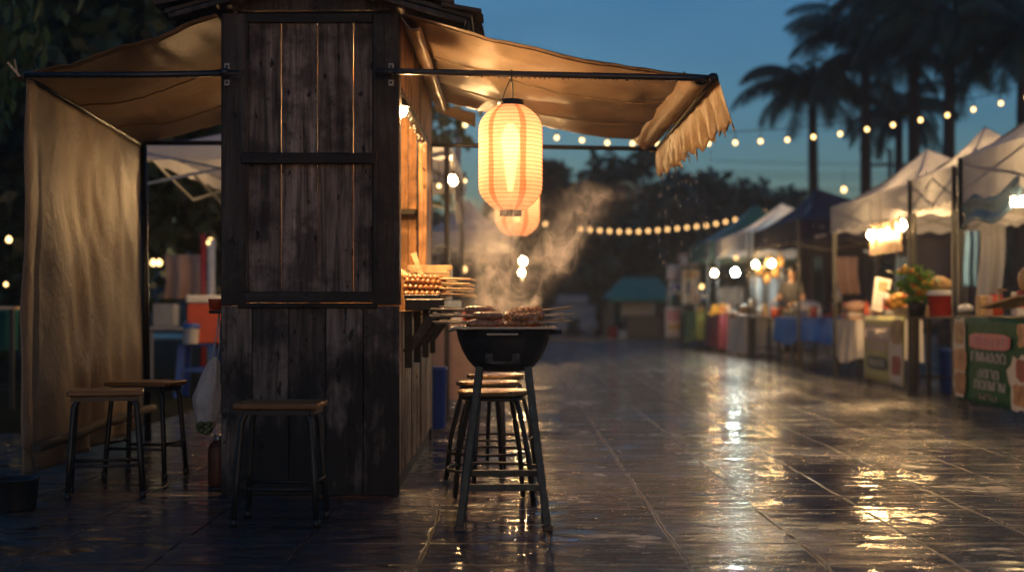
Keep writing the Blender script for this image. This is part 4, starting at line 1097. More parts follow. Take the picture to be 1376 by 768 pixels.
b = MB(); p = at(1368, 271, 12.6); b.tube([p + Vector((-.055, 0, 0)), p + Vector((.10, -.1, 0))], .045, 12); b.build('tube', M['tube_warm'], tb)
b = MB(); b.bar(p + Vector((-.09, 0, .058)), p + Vector((.13, -.12, .058)), .04, .02); b.tube([p + Vector((0, 0, .06)), p + Vector((0, .02, .5))], .006, 6); b.build('holder', M['steel'], tb)
# clear rain sheet rolled over the near tents' front
b = MB(); b.grid(lambda u, v: (4.44 - .02 * math.sin(v * 9), 14.0 - 1.6 * u, 2.0 - .26 * v + .1 * u + .05 * math.sin(u * 8)), 20, 8, .5)
tag(b.build('rain_sheet', cloth('blue_plastic_sheet', (.12, .2, .3), (.08, .14, .22), .4, .2, 6, .6, .5), origin=(4.44, 13, 2)), 'crumpled bluish plastic rain sheet hanging under the nearest white canopy', 'sheet')
b = MB(); b.box(4.46, 4.48, 16.35, 17.75, 1.62, 2.0)
fr = tag(b.build('hanging_menu_frame', cloth('clear_menu_sheet', (.5, .42, .33), (.4, .3, .22), .55, .25, 5, .5, .3), origin=(4.47, 17, 1.62)), 'see-through menu sheet hanging under the bulbs above the lime banner', 'menu')

# --- banners (each a vinyl sheet on the aisle side with printed shapes)
def banner(label, X, Yn, Yf, z0, z1, mat):
    root = thing('vinyl_banner', (X, Yn, z0), label, 'banner')
    b = MB(); b.grid(lambda u, v: (X + .012 * math.sin(u * 9 + 1) * (1 - v) , Yf + (Yn - Yf) * u, z0 + (z1 - z0) * v), 24, 12, .5, .004)
    b.build('sheet', mat, root); return root
def prn(root, X, Yn, Yf, z0, z1, s0, s1, t0, t1, mat, nm='print', seed=0, ragged=.15, off=.016):
    """a printed area on a banner: s runs from the far edge (left in the photo) to the near one, t from the foot up"""
    b = MB(); n = 20; pts = []
    for i in range(n):
        a = 2 * PI * i / n; q = abs(math.cos(a)) ** 6 + abs(math.sin(a)) ** 6; r = q ** (-1 / 6) * (1 + ragged * noise.noise(Vector((math.cos(a) * 2, math.sin(a) * 2, seed))))
        s = (s0 + s1) / 2 + (s1 - s0) / 2 * r * math.cos(a); t = (t0 + t1) / 2 + (t1 - t0) / 2 * r * math.sin(a)
        pts.append((X - off, Yf + (Yn - Yf) * s, z0 + (z1 - z0) * t))
    b.poly(pts, -.001, (1, 0, 0)); return b.build(nm, mat, root)
def script(root, X, Yn, Yf, z0, z1, s0, s1, t, h, mat, seed, w=.010, off=.020):
    w *= 1.0
    """a line of looped, unreadable lettering strokes"""
    b = MB(); rd = random.Random(seed); s = s0
    P = lambda s, t: Vector((X - off, Yf + (Yn - Yf) * s, z0 + (z1 - z0) * t))
    while s < s1 - .01:
        wd = rd.uniform(.05, .085); h_ = h; k = rd.randint(0, 3)
        if k == 0: pl = [(0, 0), (0, 1), (.7, 1), (.7, 0)]
        elif k == 1: pl = [(.2, .8), (0, .5), (.2, .1), (.6, 0), (.75, .5), (.5, 1)]
        elif k == 2: pl = [(0, 1), (.1, 0), (.4, .5), (.7, 0), (.75, 1)]
        else: pl = [(.1, 0), (.1, .8), (.35, 1), (.7, .8), (.7, 0), (.5, .1)]
        pts = [P(s + wd * a, t + h * 1.25 * (c_ - .5)) for a, c_ in pl]
        for a, c_ in zip(pts[:-1], pts[1:]): b.bar(a, c_, w * .25, w, up=(1, 0, 0))
        s += wd
    return b.build('lettering', mat, root)
A = (4.33, 11.7, 13.9, .09, .885)
r1 = banner('dark green food banner with pink heading and white script at the right edge', *A, M['vinyl_green'])
prn(r1, *A, .0, .16, .04, .98, M['vinyl_white'], seed=1, off=.014); prn(r1, *A, .02, .17, .08, .34, M['print_food'], 'food_photo', 2); prn(r1, *A, .01, .18, .36, .62, M['print_food'], 'food_photo', 3); prn(r1, *A, .02, .15, .68, .95, M['print_food'], 'food_photo', 4)
prn(r1, *A, .22, .72, .64, .82, M['vinyl_pink'], 'heading_panel', 5, .06); script(r1, *A, .25, .70, .73, .10, M['vinyl_white'], 1, .012)
script(r1, *A, .26, .66, .55, .09, M['vinyl_white'], 2, .018); script(r1, *A, .34, .58, .36, .08, M['vinyl_white'], 3, .016); script(r1, *A, .30, .64, .23, .08, M['vinyl_white'], 4, .016); script(r1, *A, .36, .56, .09, .05, M['vinyl_mauve'], 5, .012)
prn(r1, *A, .70, .99, .03, .62, M['vinyl_white'], seed=6, ragged=.4, off=.014); prn(r1, *A, .76, .97, .06, .30, M['print_food'], 'food_photo', 7, .3); prn(r1, *A, .78, .98, .34, .56, M['print_red'], 'food_photo', 8, .3); prn(r1, *A, .8, .98, .7, .95, M['print_food'], 'food_photo', 9, .3)
A = (4.46, 16.15, 18.05, .08, .87)
r2 = banner('lime yellow food banner with a dark green box hanging under the bright bulbs', *A, M['vinyl_lime'])
prn(r2, *A, .06, .72, .60, .86, M['vinyl_mauve'], 'heading_panel', 1, .1); script(r2, *A, .12, .66, .73, .12, M['vinyl_white'], 7, .02)
prn(r2, *A, .16, .62, .48, .56, M['vinyl_mauve'], seed=2, ragged=.1); prn(r2, *A, .14, .62, .18, .38, M['vinyl_dark'], 'dark_panel', 3, .06); script(r2, *A, .2, .55, .28, .08, M['vinyl_white'], 8, .014)
prn(r2, *A, .66, .99, .02, .7, M['vinyl_white'], seed=4, ragged=.35, off=.014); prn(r2, *A, .74, .95, .14, .42, M['print_red'], 'food_photo', 5, .2); prn(r2, *A, .74, .96, .6, .95, M['print_food'], 'food_photo', 6, .2)

# --- tables, cloths and goods on the right
table(4.36, 5.1, 11.7, 13.95, .90, 'market table behind the dark green banner')
table(4.55, 5.15, 14.35, 15.75, .88, 'dark table holding the flowers and the red tub')
table(4.48, 5.2, 16.1, 18.1, .88, 'market table behind the lime banner')
table(4.62, 5.5, 19.1, 20.4, .80, 'small table under the pale cloth'); drape(4.62, 5.5, 19.1, 20.4, .80, .55, M['pale_cloth'], 'pale white cloth over the small table left of the lime banner', 2)
table(4.56, 5.9, 22.6, 24.6, .80, 'market table under the bright blue cloth'); drape(4.56, 5.9, 22.6, 24.6, .80, .42, M['blue_cloth'], 'bright blue cloth over the table under the navy canopy', 3)
table(4.5, 5.4, 25.1, 27.0, .78, 'bare dark table heaped with pale bags under the navy canopy edge')
table(4.5, 5.4, 27.5, 29.6, .80, 'far table under a grey cloth'); drape(4.5, 5.4, 27.5, 29.6, .80, .74, M['pale_cloth'], 'grey white cloth reaching the ground by the cold white bulb', 5)
table(4.4, 5.3, 30.2, 32.2, .82, 'far table under the maroon cloth'); drape(4.4, 5.3, 30.2, 32.2, .82, .74, M['maroon_cloth'], 'maroon cloth over the far table with the yellow fruit', 6)
table(4.3, 5.2, 33.2, 35.4, .84, 'furthest table under the lime cloth'); drape(4.3, 5.2, 33.2, 35.4, .84, .72, M['lime_cloth'], 'lime green cloth over the furthest table of the row', 7)
# flowers / leafy bunch
fb = thing('flower_bunch', (4.66, 14.9, .88), 'tall bunch of orange and yellow flowers with green leaves on the dark table', 'flowers')
q = MB(); rd = random.Random(5)
def leafquad(mb, c, d, ln, wd, rnd=None):
    d = d.normalized(); u = Vector((rd.uniform(-1, 1), rd.uniform(-1, 1), rd.uniform(-1, 1))); x = d.cross(u)
    x = x.normalized() if x.length > 1e-3 else Vector((1, 0, 0))
    mb.add([c, c + d * ln * .45 + x * wd, c + d * ln, c + d * ln * .45 - x * wd], [(0, 1, 2, 3)], rnd)
c0 = at(1232, 395, 15.2)
for i in range(260):
    p = c0 + Vector((rd.gauss(0, .09), rd.gauss(0, .12), rd.uniform(-.12, .24)))
    leafquad(q, p, Vector((rd.uniform(-1, 1), rd.uniform(-1, 1), rd.uniform(-.2, 1))), rd.uniform(.06, .13), .025)
q.build('leaves', M['green_leaf'], fb)
for i in range(26):
    p = c0 + Vector((rd.gauss(0, .10), rd.gauss(0, .12), rd.uniform(-.05, .30)))
    q = MB(); q.blob(p, .035, .035, .03, .4, 3, 2, seed=i); q.build('bloom', M['orange_fruit'] if i % 2 else M['yellow_fruit'], fb)
b = MB(); b.lathe([(.001, .882), (.08, .882), (.1, .98), (.105, 1.04), (.095, 1.04), (.001, 1.0)], 16, (c0.x, c0.y, 0)); b.build('pot', M['dark_plastic'], fb)
# fruit pile under the bulbs
fp_ = [(1200, 402, M['yellow_fruit']), (1206, 408, M['yellow_fruit']), (1213, 398, M['orange_fruit']), (1217, 406, M['yellow_fruit']), (1194, 407, M['orange_fruit']), (1207, 399, M['yellow_fruit']), (1216, 412, M['orange_fruit']), (1199, 411, M['yellow_fruit'])]
for i, (px, py, mt) in enumerate(fp_):
    p = at(px, py, 16.5); b = MB(); b.blob(p, .055, .055, .05, .08, 2, 2, seed=i); b.tube([p + Vector((0, 0, .045)), p + Vector((.006, 0, .066))], .006, 6)
    o_ = tag(b.build('fruit', mt, origin=p), ('round orange fruit' if mt is M['orange_fruit'] else 'round yellow fruit') + ' heaped on the table by the lime banner', 'fruit', 'orange fruit on the lime banner table' if mt is M['orange_fruit'] else 'yellow fruit on the lime banner table')
b = MB(); b.box(4.50, 4.9, 16.25, 16.8, .884, .99); tag(b.build('fruit_box', M['palewood'], origin=(4.5, 16.25, .884), bevel=.01), 'low pale box carrying the heap of fruit by the lime banner', 'box')
# card stand
cs_ = thing('card_stand', (4.62, 17.4, .88), 'tall pale menu card standing on the table left of the fruit', 'menu card')
b = MB(); p0, p1 = at(1181, 418, 17.4), at(1187, 374, 17.5); b.bar(p0, p1, .19, .015, up=(0, 1, 0)); b.build('card', M['vinyl_white'], cs_)
b = MB(); b.bar(p0 + (p1 - p0) * .12 + Vector((0, -.02, 0)), p0 + (p1 - p0) * .55 + Vector((0, -.02, 0)), .13, .008, up=(0, 1, 0)); b.build('picture', M['vinyl_mauve'], cs_)
b = MB(); b.bar(p0 + (p1 - p0) * .62 + Vector((0, -.02, 0)), p0 + (p1 - p0) * .92 + Vector((0, -.02, 0)), .12, .008, up=(0, 1, 0)); b.build('picture', M['print_food'], cs_)
# red tub with white lid
def tub(name, px, py0, py1, Y, r, mat, lid, label, cat):
    p0, p1 = at(px, py0, Y), at(px, py1, Y); h = p1.z - p0.z
    root = thing(name, p0, label, cat)
    b = MB(); b.lathe([(.001, 0), (r * .82, 0), (r * .86, .01), (r, h * .93), (r * 1.03, h * .94), (r * 1.03, h), (r * .95, h), (.001, h * .96)], 24, p0); b.build('tub', mat, root)
    if lid:
        b = MB(); b.lathe([(r * 1.07, h - .02), (r * 1.08, h + .012), (r * .9, h + .03), (.001, h + .034)], 24, p0); b.build('lid', lid, root)
    return root
tub('red_tub', 1265, 425, 394, 14.9, .14, M['red_plastic'], M['white_plastic'], 'red tub with a pale lid on the dark table beside the flowers', 'tub')
b = MB(); 
p = at(1262, 382, 15.3); b.blob(p, .12, .1, .09, .35, 2.5, 3, seed=3); tag(b.build('snack_bag', M['bread'], origin=p), 'crumpled pale bag of golden snacks on top of the red tub', 'bag')
# goods on the near table
b = MB(); p = at(1297, 415, 13.6); b.blob(p, .07, .12, .05, .25, 2, 2, seed=8); tag(b.build('white_bag', M['white_plastic'], origin=p), 'small white bag on the near table beside the tent post', 'bag')
for i, (px, mt, w_) in enumerate([(1318, 'bread', 'brown'), (1327, 'pink_cloth', 'beige')]):
    p = at(px, 412, 13.0); b = MB(); b.box(p.x - .032, p.x + .032, p.y - .06, p.y + .06, .904, 1.09); tag(b.build('snack_packet', M[mt], origin=(p.x, p.y, .904), bevel=.008), w_ + ' upright snack packet on the near table above the pink heading', 'packet')
tr_ = thing('snack_tray', (4.5, 12.2, .9), 'tilted pale tray of snacks at the right edge of the near table', 'tray')
b = MB(); b.bar(at(1338, 413, 12.6), at(1392, 397, 12.0), .34, .02); b.build('board', M['bread'], tr_)
b = MB(); b.bar(at(1345, 405, 12.5), at(1390, 392, 12.1), .03, .03); b.bar(at(1343, 417, 12.5), at(1343, 388, 12.5), .018, .018); b.bar(at(1336, 389, 12.5), at(1352, 389, 12.5), .018, .018); b.build('rail', M['palewood'], tr_)
b = MB(); b.blob(at(1378, 375, 12.0), .06, .06, .11, .2, 2, 2, seed=2); tag(b.build('bread_loaf', M['bread'], origin=at(1378, 380, 12)), 'golden tall loaf standing on the tilted tray at the right edge', 'bread')
b = MB(); b.blob(at(1374, 394, 12.05), .05, .05, .035, .2, 2, 2, seed=4); tag(b.build('red_fruit', M['red_plastic'], origin=at(1374, 394, 12.05)), 'small dark red fruit on the tilted tray at the right edge', 'fruit')
# under-table drum, hanging cloths at the back
tub('blue_drum', 1276, 527, 468, 16.2, .13, M['blue_plastic'], None, 'blue drum under the dark table between the two banners', 'drum')
b = MB(); b.box(4.72, 5.05, 14.6, 15.2, .02, .4); tag(b.build('storage_box', M['grey_plastic'], origin=(4.72, 14.6, .02), bevel=.02), 'grey storage box under the dark table of flowers', 'box')
def hang(px0, px1, py0, py1, Y, mat, label, seed=0):
    a = at(px0, py0, Y); c_ = at(px1, py1, Y)
    b = MB(); b.grid(lambda u, v: (a.x + (c_.x - a.x) * u + .03 * v * math.sin(v * 4 + seed), Y + .06 * math.sin(u * 13 + seed) * (.4 + .6 * v), a.z + (c_.z - a.z) * v), 30, 16, .5, .004)
    return tag(b.build('hanging_cloth', mat, origin=a), label, 'cloth')
hang(1318, 1352, 300, 400, 14.6, M['white_canvas'], 'grey white cloth tied back hanging inside the nearest white canopy', 1)
hang(1298, 1318, 310, 385, 17.5, cloth('blue_hanging_cloth', (.08, .2, .42), (.05, .14, .3), .2, .5, 3, .3, .4), 'blue cloth hanging behind the nearest stall', 2)
hang(1204, 1222, 345, 400, 19.6, cloth('slate_hanging_cloth', (.12, .2, .34), (.08, .15, .26), .2, .5, 3, .3, .4), 'slate blue cloth hanging behind the fruit table', 3)
hang(1124, 1152, 345, 395, 22.0, M['pink_cloth'], 'beige cloths hanging left of the cluster of bulbs', 4)
hang(1092, 1104, 345, 410, 26.0, cloth('navy_hanging_cloth', (.05, .13, .24), (.03, .1, .18), .2, .5, 3, .3, .4), 'pale blue streaked cloth hanging at the back of the navy canopy', 5)
hang(1070, 1160, 330, 420, 26.9, M['navy_canvas'], 'dark navy back sheet of the navy canopy stall', 6)
hang(1230, 1330, 320, 440, 20.3, M['navy_canvas'], 'dark back sheet behind the flower table', 7)
hang(1010, 1060, 372, 440, 29.4, M['grey_canvas'], 'pale side sheet of the white canopy beyond the navy one', 8)
hang(965, 1000, 385, 470, 31.7, M['grey_canvas'], 'pale side sheet behind the cold white bulb', 9)
# pale bags of snacks under the navy canopy
for i, (px, py, r) in enumerate([(1020, 364, .07), (1034, 352, .075), (1048, 352, .085), (1042, 366, .08), (1030, 374, .08)]):
    p = at(px, py, 25.6); b = MB(); b.blob(p, r, r, r * 1.35, .25, 2, 2, seed=i); b.tube([p + Vector((0, 0, r)), p + Vector((0, .02, r * 2.2))], .008, 6)
    tag(b.build('snack_bag', M['bread'], origin=p), 'puffy pale snack bag hung in the cluster under the navy canopy', 'bag', 'snack bags hung under the navy canopy')
b = MB(); 
for px in (1016, 1052): b.bar(at(px, 385, 25.65), at(px, 340, 25.65), .02)
b.bar(at(1012, 341, 25.65), at(1056, 341, 25.65), .02); b.bar(at(1012, 358, 25.65), at(1056, 358, 25.65), .02); b.bar(at(1016, 425, 25.65), at(1016, 385, 25.65), .02); b.bar(at(1052, 425, 25.65), at(1052, 385, 25.65), .02)
tag(b.build('bag_rack', M['steel'], origin=at(1034, 425, 25.65)), 'thin metal rack holding the puffy snack bags', 'rack')
for i, (px, py, Y, sx, sz, mt, lb) in enumerate([(985, 422, 28.3, .12, .07, 'pink_cloth', 'beige packet on the far grey cloth table'), (1003, 415, 27.7, .16, .10, 'bread', 'pale heap of snacks on the far table beside the bag rack'),
        (1012, 408, 26.5, .10, .12, 'white_plastic', 'white jar beside the bag rack on the bare table'), (1085, 412, 23.4, .22, .12, 'white_plastic', 'white foam boxes stacked on the blue cloth'),
        (1108, 415, 23.0, .12, .09, 'dark_plastic', 'dark pot on the blue cloth beside the tent post'), (1125, 398, 21.0, .07, .12, 'grey_plastic', 'grey kettle by the tent post left of the pale cloth'), (1150, 412, 19.6, .16, .09, 'pink_cloth', 'pinkish bundle on the pale cloth table')]):
    p = at(px, py, Y); b = MB(); b.blob(p, sx, sx, sz, .2, 2, 2, seed=i + 20)
    tag(b.build('goods', M[mt], origin=p), lb, 'goods')
for i, (dx, dz) in enumerate([(-.09, 0), (0, 0), (.09, 0), (-.04, .085), (.05, .085), (0, .16)]):
    p = at(961, 420, 31.0) + Vector((dx, 0, dz - .02)); b = MB(); b.blob(p, .055, .055, .052, .06, 2, 2, seed=i)
    tag(b.build('fruit', M['yellow_fruit'], origin=p), 'yellow fruit in the small pile on the maroon table', 'fruit', 'yellow fruit on the maroon table')
def bottle(p, h, r, mat, cap, label, grp):
    root = thing('bottle', p, label, 'bottle', grp)
    b = MB(); b.lathe([(.001, .002), (r * .95, .002), (r, .01), (r, h * .6), (r * .8, h * .7), (r * .35, h * .8), (r * .32, h * .93), (.001, h * .93)], 14, p); b.build('body', mat, root)
    b = MB(); b.lathe([(r * .38, h * .92), (r * .4, h * .93), (r * .38, h), (.001, h)], 10, p); b.build('cap', cap, root)
def jar(p, h, r, mat, lid, label, grp):
    root = thing('jar', p, label, 'jar', grp)
    b = MB(); b.lathe([(.001, .002), (r * .9, .002), (r, .012), (r, h * .82), (r * .85, h * .88), (.001, h * .88)], 16, p); b.build('body', mat, root)
    b = MB(); b.lathe([(r * .9, h * .87), (r * .92, h), (.001, h)], 16, p); b.build('lid', lid, root)
def carton(p, w_, d, h, mat, stripe, label, grp):
    root = thing('carton', p, label, 'carton', grp)
    b = MB(); b.box(p.x - w_ / 2, p.x + w_ / 2, p.y - d / 2, p.y + d / 2, p.z + .002, p.z + h); b.build('box', mat, root, bevel=.006)
    b = MB(); b.box(p.x - w_ / 2 - .003, p.x + w_ / 2 + .003, p.y - d / 2 - .003, p.y + d / 2 + .003, p.z + h * .35, p.z + h * .6); b.build('band', stripe, root)
rd = random.Random(90)
spots = [('behind the dark green banner', 4.42, 4.95, 12.2, 13.85, .90, 9), ('behind the lime banner', 4.56, 5.1, 17.0, 18.0, .88, 8), ('under the pale cloth', 4.7, 5.3, 19.2, 20.3, .806, 6), ('under the bright blue cloth', 4.7, 5.7, 22.8, 24.4, .806, 9), ('heaped with bags', 4.58, 5.3, 25.2, 26.9, .78, 9), ('under the grey cloth', 4.58, 5.3, 27.6, 29.5, .806, 7), ('under the maroon cloth', 4.5, 5.2, 30.3, 32.1, .826, 6), ('under the lime cloth', 4.4, 5.1, 33.3, 35.3, .846, 6)]
mats_ = ['white_plastic', 'bread', 'red_plastic', 'dark_plastic', 'grey_plastic', 'orange_plastic', 'pink_cloth', 'yellow_fruit']
for nm, x0, x1, y0, y1, z, k in spots:
    for i in range(k):
        p = Vector((rd.uniform(x0, x1), y0 + (y1 - y0) * (i + rd.uniform(.2, .8)) / k, z)); ma = M[rd.choice(mats_)]; mb_ = M[rd.choice(['white_plastic', 'dark_plastic', 'red_plastic'])]
        q = i % 3
        if q == 0: bottle(p, rd.uniform(.2, .3), rd.uniform(.03, .042), ma, mb_, 'small sauce bottle standing on the market table ' + nm, 'bottles on the market tables')
        elif q == 1: jar(p, rd.uniform(.12, .22), rd.uniform(.05, .085), ma, mb_, 'small round jar standing on the market table ' + nm, 'jars on the market tables')
        else: carton(p, rd.uniform(.12, .22), rd.uniform(.12, .2), rd.uniform(.12, .26), ma, mb_, 'small banded carton standing on the market table ' + nm, 'cartons on the market tables')
# signs at the far end of the row
def sign(px0, px1, py0, py1, Y, mat, prints, label, foot=True):
    a, c_ = at(px0, py1, Y), at(px1, py0, Y)
    root = thing('sign_board', (a.x, Y, 0), label, 'sign')
    b = MB(); b.box(a.x, c_.x, Y, Y + .04, a.z, c_.z); b.build('board', mat, root, bevel=.006)
    for (s0, s1, t0, t1, mt) in prints:
        b = MB(); b.box(a.x + (c_.x - a.x) * s0, a.x + (c_.x - a.x) * s1, Y - .008, Y - .003, a.z + (c_.z - a.z) * t0, a.z + (c_.z - a.z) * t1); b.build('print', mt, root)
    if foot:
        b = MB()
        for x in (a.x + .04, c_.x - .04): b.box(x - .02, x + .02, Y + .05, Y + .09, 0, a.z + .1)
        b.build('post', M['pipe'], root)
    return root
sign(894, 916, 412, 452, 36.6, M['vinyl_white'], [(.08, .92, .5, .92, M['vinyl_pink']), (.08, .92, .2, .46, M['print_food']), (.1, .9, .04, .16, M['vinyl_mauve'])], 'leftmost tall pink and white food sign at the end of the row')
sign(896, 916, 355, 376, 36.7, M['vinyl_mauve'], [(.1, .9, .55, .9, M['vinyl_white'])], 'mauve sign high above the leftmost food sign')
sign(899, 917, 378, 396, 36.65, M['vinyl_white'], [(.1, .9, .3, .8, M['blue_plastic'])], 'white sign with a blue print above the leftmost food sign')
sign(913, 939, 340, 358, 35.9, M['vinyl_mauve'], [(.1, .9, .3, .7, M['vinyl_white'])], 'highest pinkish sign on the furthest stall')
sign(917, 940, 362, 408, 35.95, M['vinyl_white'], [(.1, .9, .74, .96, M['print_food']), (.2, .5, .3, .66, M['blue_plastic']), (.55, .9, .05, .5, M['vinyl_mauve'])], 'large pale sign panel with prints on the furthest stall')
sign(940, 952, 390, 404, 34.5, M['blue_plastic'], [(.2, .8, .3, .7, M['vinyl_white'])], 'small blue sign below the yellowish bulb')

# --- person behind the blue table --------------------------------------
def skin_body(name, joints, edges, mat, parent, sub=2):
    me = bpy.data.meshes.new(name); o_ = wloc(parent)
    names = list(joints); me.from_pydata([tuple(Vector(joints[k][0])) for k in names], [(names.index(a), names.index(b_)) for a, b_ in edges], [])
    ob = bpy.data.objects.new(name, me); COL.objects.link(ob); ob.parent = parent
    md = ob.modifiers.new('skin', 'SKIN'); md.use_smooth_shade = True
    for i, k in enumerate(names):
        r = joints[k][1]; me.skin_vertices[0].data[i].radius = (r, r) if not isinstance(r, tuple) else r
        me.skin_vertices[0].data[i].use_root = (i == 0)
    sb = ob.modifiers.new('sub', 'SUBSURF'); sb.levels = sub; sb.render_levels = sub
    me.materials.append(mat); return ob
pe = thing('person', (5.02, 25.45, 0), 'person with dark hair in a grey shirt standing behind the blue table', 'person')
pe.rotation_euler = (0, 0, R(-35))
J = {'pelvis': ((0, 0, .92), (.15, .11)), 'waist': ((0, 0, 1.06), (.13, .10)), 'chest': ((0, .0, 1.26), (.15, .11)), 'neckb': ((0, .0, 1.40), (.07, .065)), 'neck': ((0, -.01, 1.46), .05),
     'skull': ((0, -.025, 1.56), (.072, .085)), 'crown': ((0, -.01, 1.63), (.06, .07)),
     'shl': ((.165, 0, 1.36), .055), 'ell': ((.24, -.05, 1.10), .042), 'wrl': ((.15, -.25, 1.02), .03), 'hal': ((.12, -.33, 1.02), .035),
     'shr': ((-.165, 0, 1.36), .055), 'elr': ((-.24, -.05, 1.10), .042), 'wrr': ((-.17, -.25, 1.08), .03), 'har': ((-.15, -.33, 1.12), .035),
     'hpl': ((.085, 0, .86), .085), 'knl': ((.1, -.01, .48), .06), 'anl': ((.1, .02, .08), .042), 'tol': ((.11, -.14, .035), .035),
     'hpr': ((-.085, 0, .86), .085), 'knr': ((-.1, -.01, .48), .06), 'anr': ((-.1, .02, .08), .042), 'tor': ((-.11, -.14, .035), .035)}
E_ = [('pelvis', 'waist'), ('waist', 'chest'), ('chest', 'neckb'), ('neckb', 'neck'), ('neck', 'skull'), ('skull', 'crown'), ('chest', 'shl'), ('shl', 'ell'), ('ell', 'wrl'), ('wrl', 'hal'), ('chest', 'shr'), ('shr', 'elr'), ('elr', 'wrr'), ('wrr', 'har'),
      ('pelvis', 'hpl'), ('hpl', 'knl'), ('knl', 'anl'), ('anl', 'tol'), ('pelvis', 'hpr'), ('hpr', 'knr'), ('knr', 'anr'), ('anr', 'tor')]
for sd_, hx, hz in ((1, .12, 1.02), (-1, -.15, 1.12)):   # five fingers on each hand
    key = 'hal' if sd_ == 1 else 'har'
    for f_ in range(4):
        x = hx + (f_ - 1.5) * .017; J[key + str(f_)] = ((x, -.385, hz - .006), .009); J[key + str(f_) + 't'] = ((x * 1.0, -.42 + .006 * abs(f_ - 1.4), hz - .03), .007)
        E_ += [(key, key + str(f_)), (key + str(f_), key + str(f_) + 't')]
    J[key + 'th'] = ((hx - sd_ * .04, -.355, hz + .005), .010); J[key + 'tt'] = ((hx - sd_ * .05, -.385, hz - .005), .008); E_ += [(key, key + 'th'), (key + 'th', key + 'tt')]
skin_body('body', J, E_, M['skin'], pe)
SJ = {'p': ((0, 0, .86), (.175, .135)), 'w': ((0, 0, 1.06), (.155, .125)), 'c': ((0, 0, 1.27), (.172, .13)), 'n': ((0, 0, 1.395), (.095, .085)), 'sl': ((.17, 0, 1.355), .075), 'el': ((.225, -.03, 1.17), .062), 'sr': ((-.17, 0, 1.355), .075), 'er': ((-.225, -.03, 1.17), .062)}
skin_body('shirt', SJ, [('p', 'w'), ('w', 'c'), ('c', 'n'), ('c', 'sl'), ('sl', 'el'), ('c', 'sr'), ('sr', 'er')], M['shirt'], pe)
TJ = {'p': ((0, 0, .90), (.17, .13)), 'l': ((.09, 0, .84), .10), 'lk': ((.1, -.01, .48), .075), 'la': ((.1, .02, .12), .062), 'r': ((-.09, 0, .84), .10), 'rk': ((-.1, -.01, .48), .075), 'ra': ((-.1, .02, .12), .062)}
skin_body('trousers', TJ, [('p', 'l'), ('l', 'lk'), ('lk', 'la'), ('p', 'r'), ('r', 'rk'), ('rk', 'ra')], M['dark_plastic'], pe)
b = MB(); b.blob(Vector((0, .012, 1.635)), .092, .105, .085, .12, 3, 3, seed=1); b.blob(Vector((0, .075, 1.56)), .075, .05, .10, .15, 3, 2, seed=2)
for p_ in b.v: p_ += Vector(pe.location)
b.build('hair', M['hair'], pe)
b = MB(); b.blob(Vector((0, -.118, 1.545)), .014, .02, .022, .05, 2, 2)
for p_ in b.v: p_ += Vector(pe.location)
b.build('nose', M['skin'], pe)
for x in (-.03, .03):
    b = MB(); b.blob(Vector((x, -.103, 1.575)), .012, .008, .007, 0, 2, 2)
    for p_ in b.v: p_ += Vector(pe.location)
    b.build('eye', M['hair'], pe)
b = MB(); b.blob(Vector((0, -.108, 1.505)), .026, .008, .007, 0, 2, 2)
for p_ in b.v: p_ += Vector(pe.location)
b.build('mouth', M['print_red'], pe)

# --- far stall with the green roof ------------------------------------
fs = thing('roadside_stall', at(858, 455, 44), 'small far stall with a wide teal green roof below the amber string', 'stall')
a, c_ = gx(815, 44), gx(902, 44)
b = MB(); z0, z1 = gz(400, 44), gz(372, 44)
b.add([(a, 43.2, z0), (c_, 43.2, z0), (c_ - .35, 44.6, z1), (a + .55, 44.6, z1), (c_, 46.2, z0), (a, 46.2, z0)], [(0, 1, 2, 3), (1, 4, 2), (4, 5, 3, 2), (5, 0, 3)], .5)
b.build('roof', M['green_sheet'], fs)
b = MB(); b.grid(lambda u, v: (a + (c_ - a) * u, 43.19, z0 - .12 * v), 20, 2, .5, .004); b.build('valance', M['green_sheet'], fs)
for x in (a + .1, c_ - .1):
    for y in (43.3, 46.0):
        b = MB(); b.box(x - .04, x + .04, y - .04, y + .04, 0, z0); b.build('post', M['pipe'], fs)
b = MB(); b.box(gx(842, 44), gx(892, 44), 44.2, 45.2, 0, .7); b.build('counter', M['dark_plastic'], fs, bevel=.01)
b = MB(); b.box(gx(840, 44), gx(886, 44), 45.4, 45.5, .5, 1.25); b.build('back_panel', M['white_plastic'], fs, bevel=.01)
tub('red_bin', 823, 460, 437, 42.5, .16, M['red_plastic'], M['dark_plastic'], 'dark red bin standing alone at the far edge of the plaza', 'bin')
tub('white_pail', 836, 459, 444, 42.2, .14, M['white_plastic'], None, 'white pail beside the dark red bin at the far edge of the plaza', 'pail')
b = MB(); b.box(gx(742, 48), gx(800, 48), 48, 49.6, .5, 1.0); b.box(gx(748, 48), gx(792, 48), 48.1, 49.5, 1.0, 1.35)
for x in (gx(752, 48), gx(790, 48)): b.lathe([(.001, -.1), (.3, -.1), (.32, 0), (.3, .1), (.001, .1)], 18, (x, 48.0, .32), M=Matrix.Rotation(R(90), 3, 'X'))
tag(b.build('parked_car', M['grey_plastic'], origin=(gx(770, 48), 48, 0), bevel=.08, seg=3), 'dim grey parked car on the road beyond the smoke', 'car')

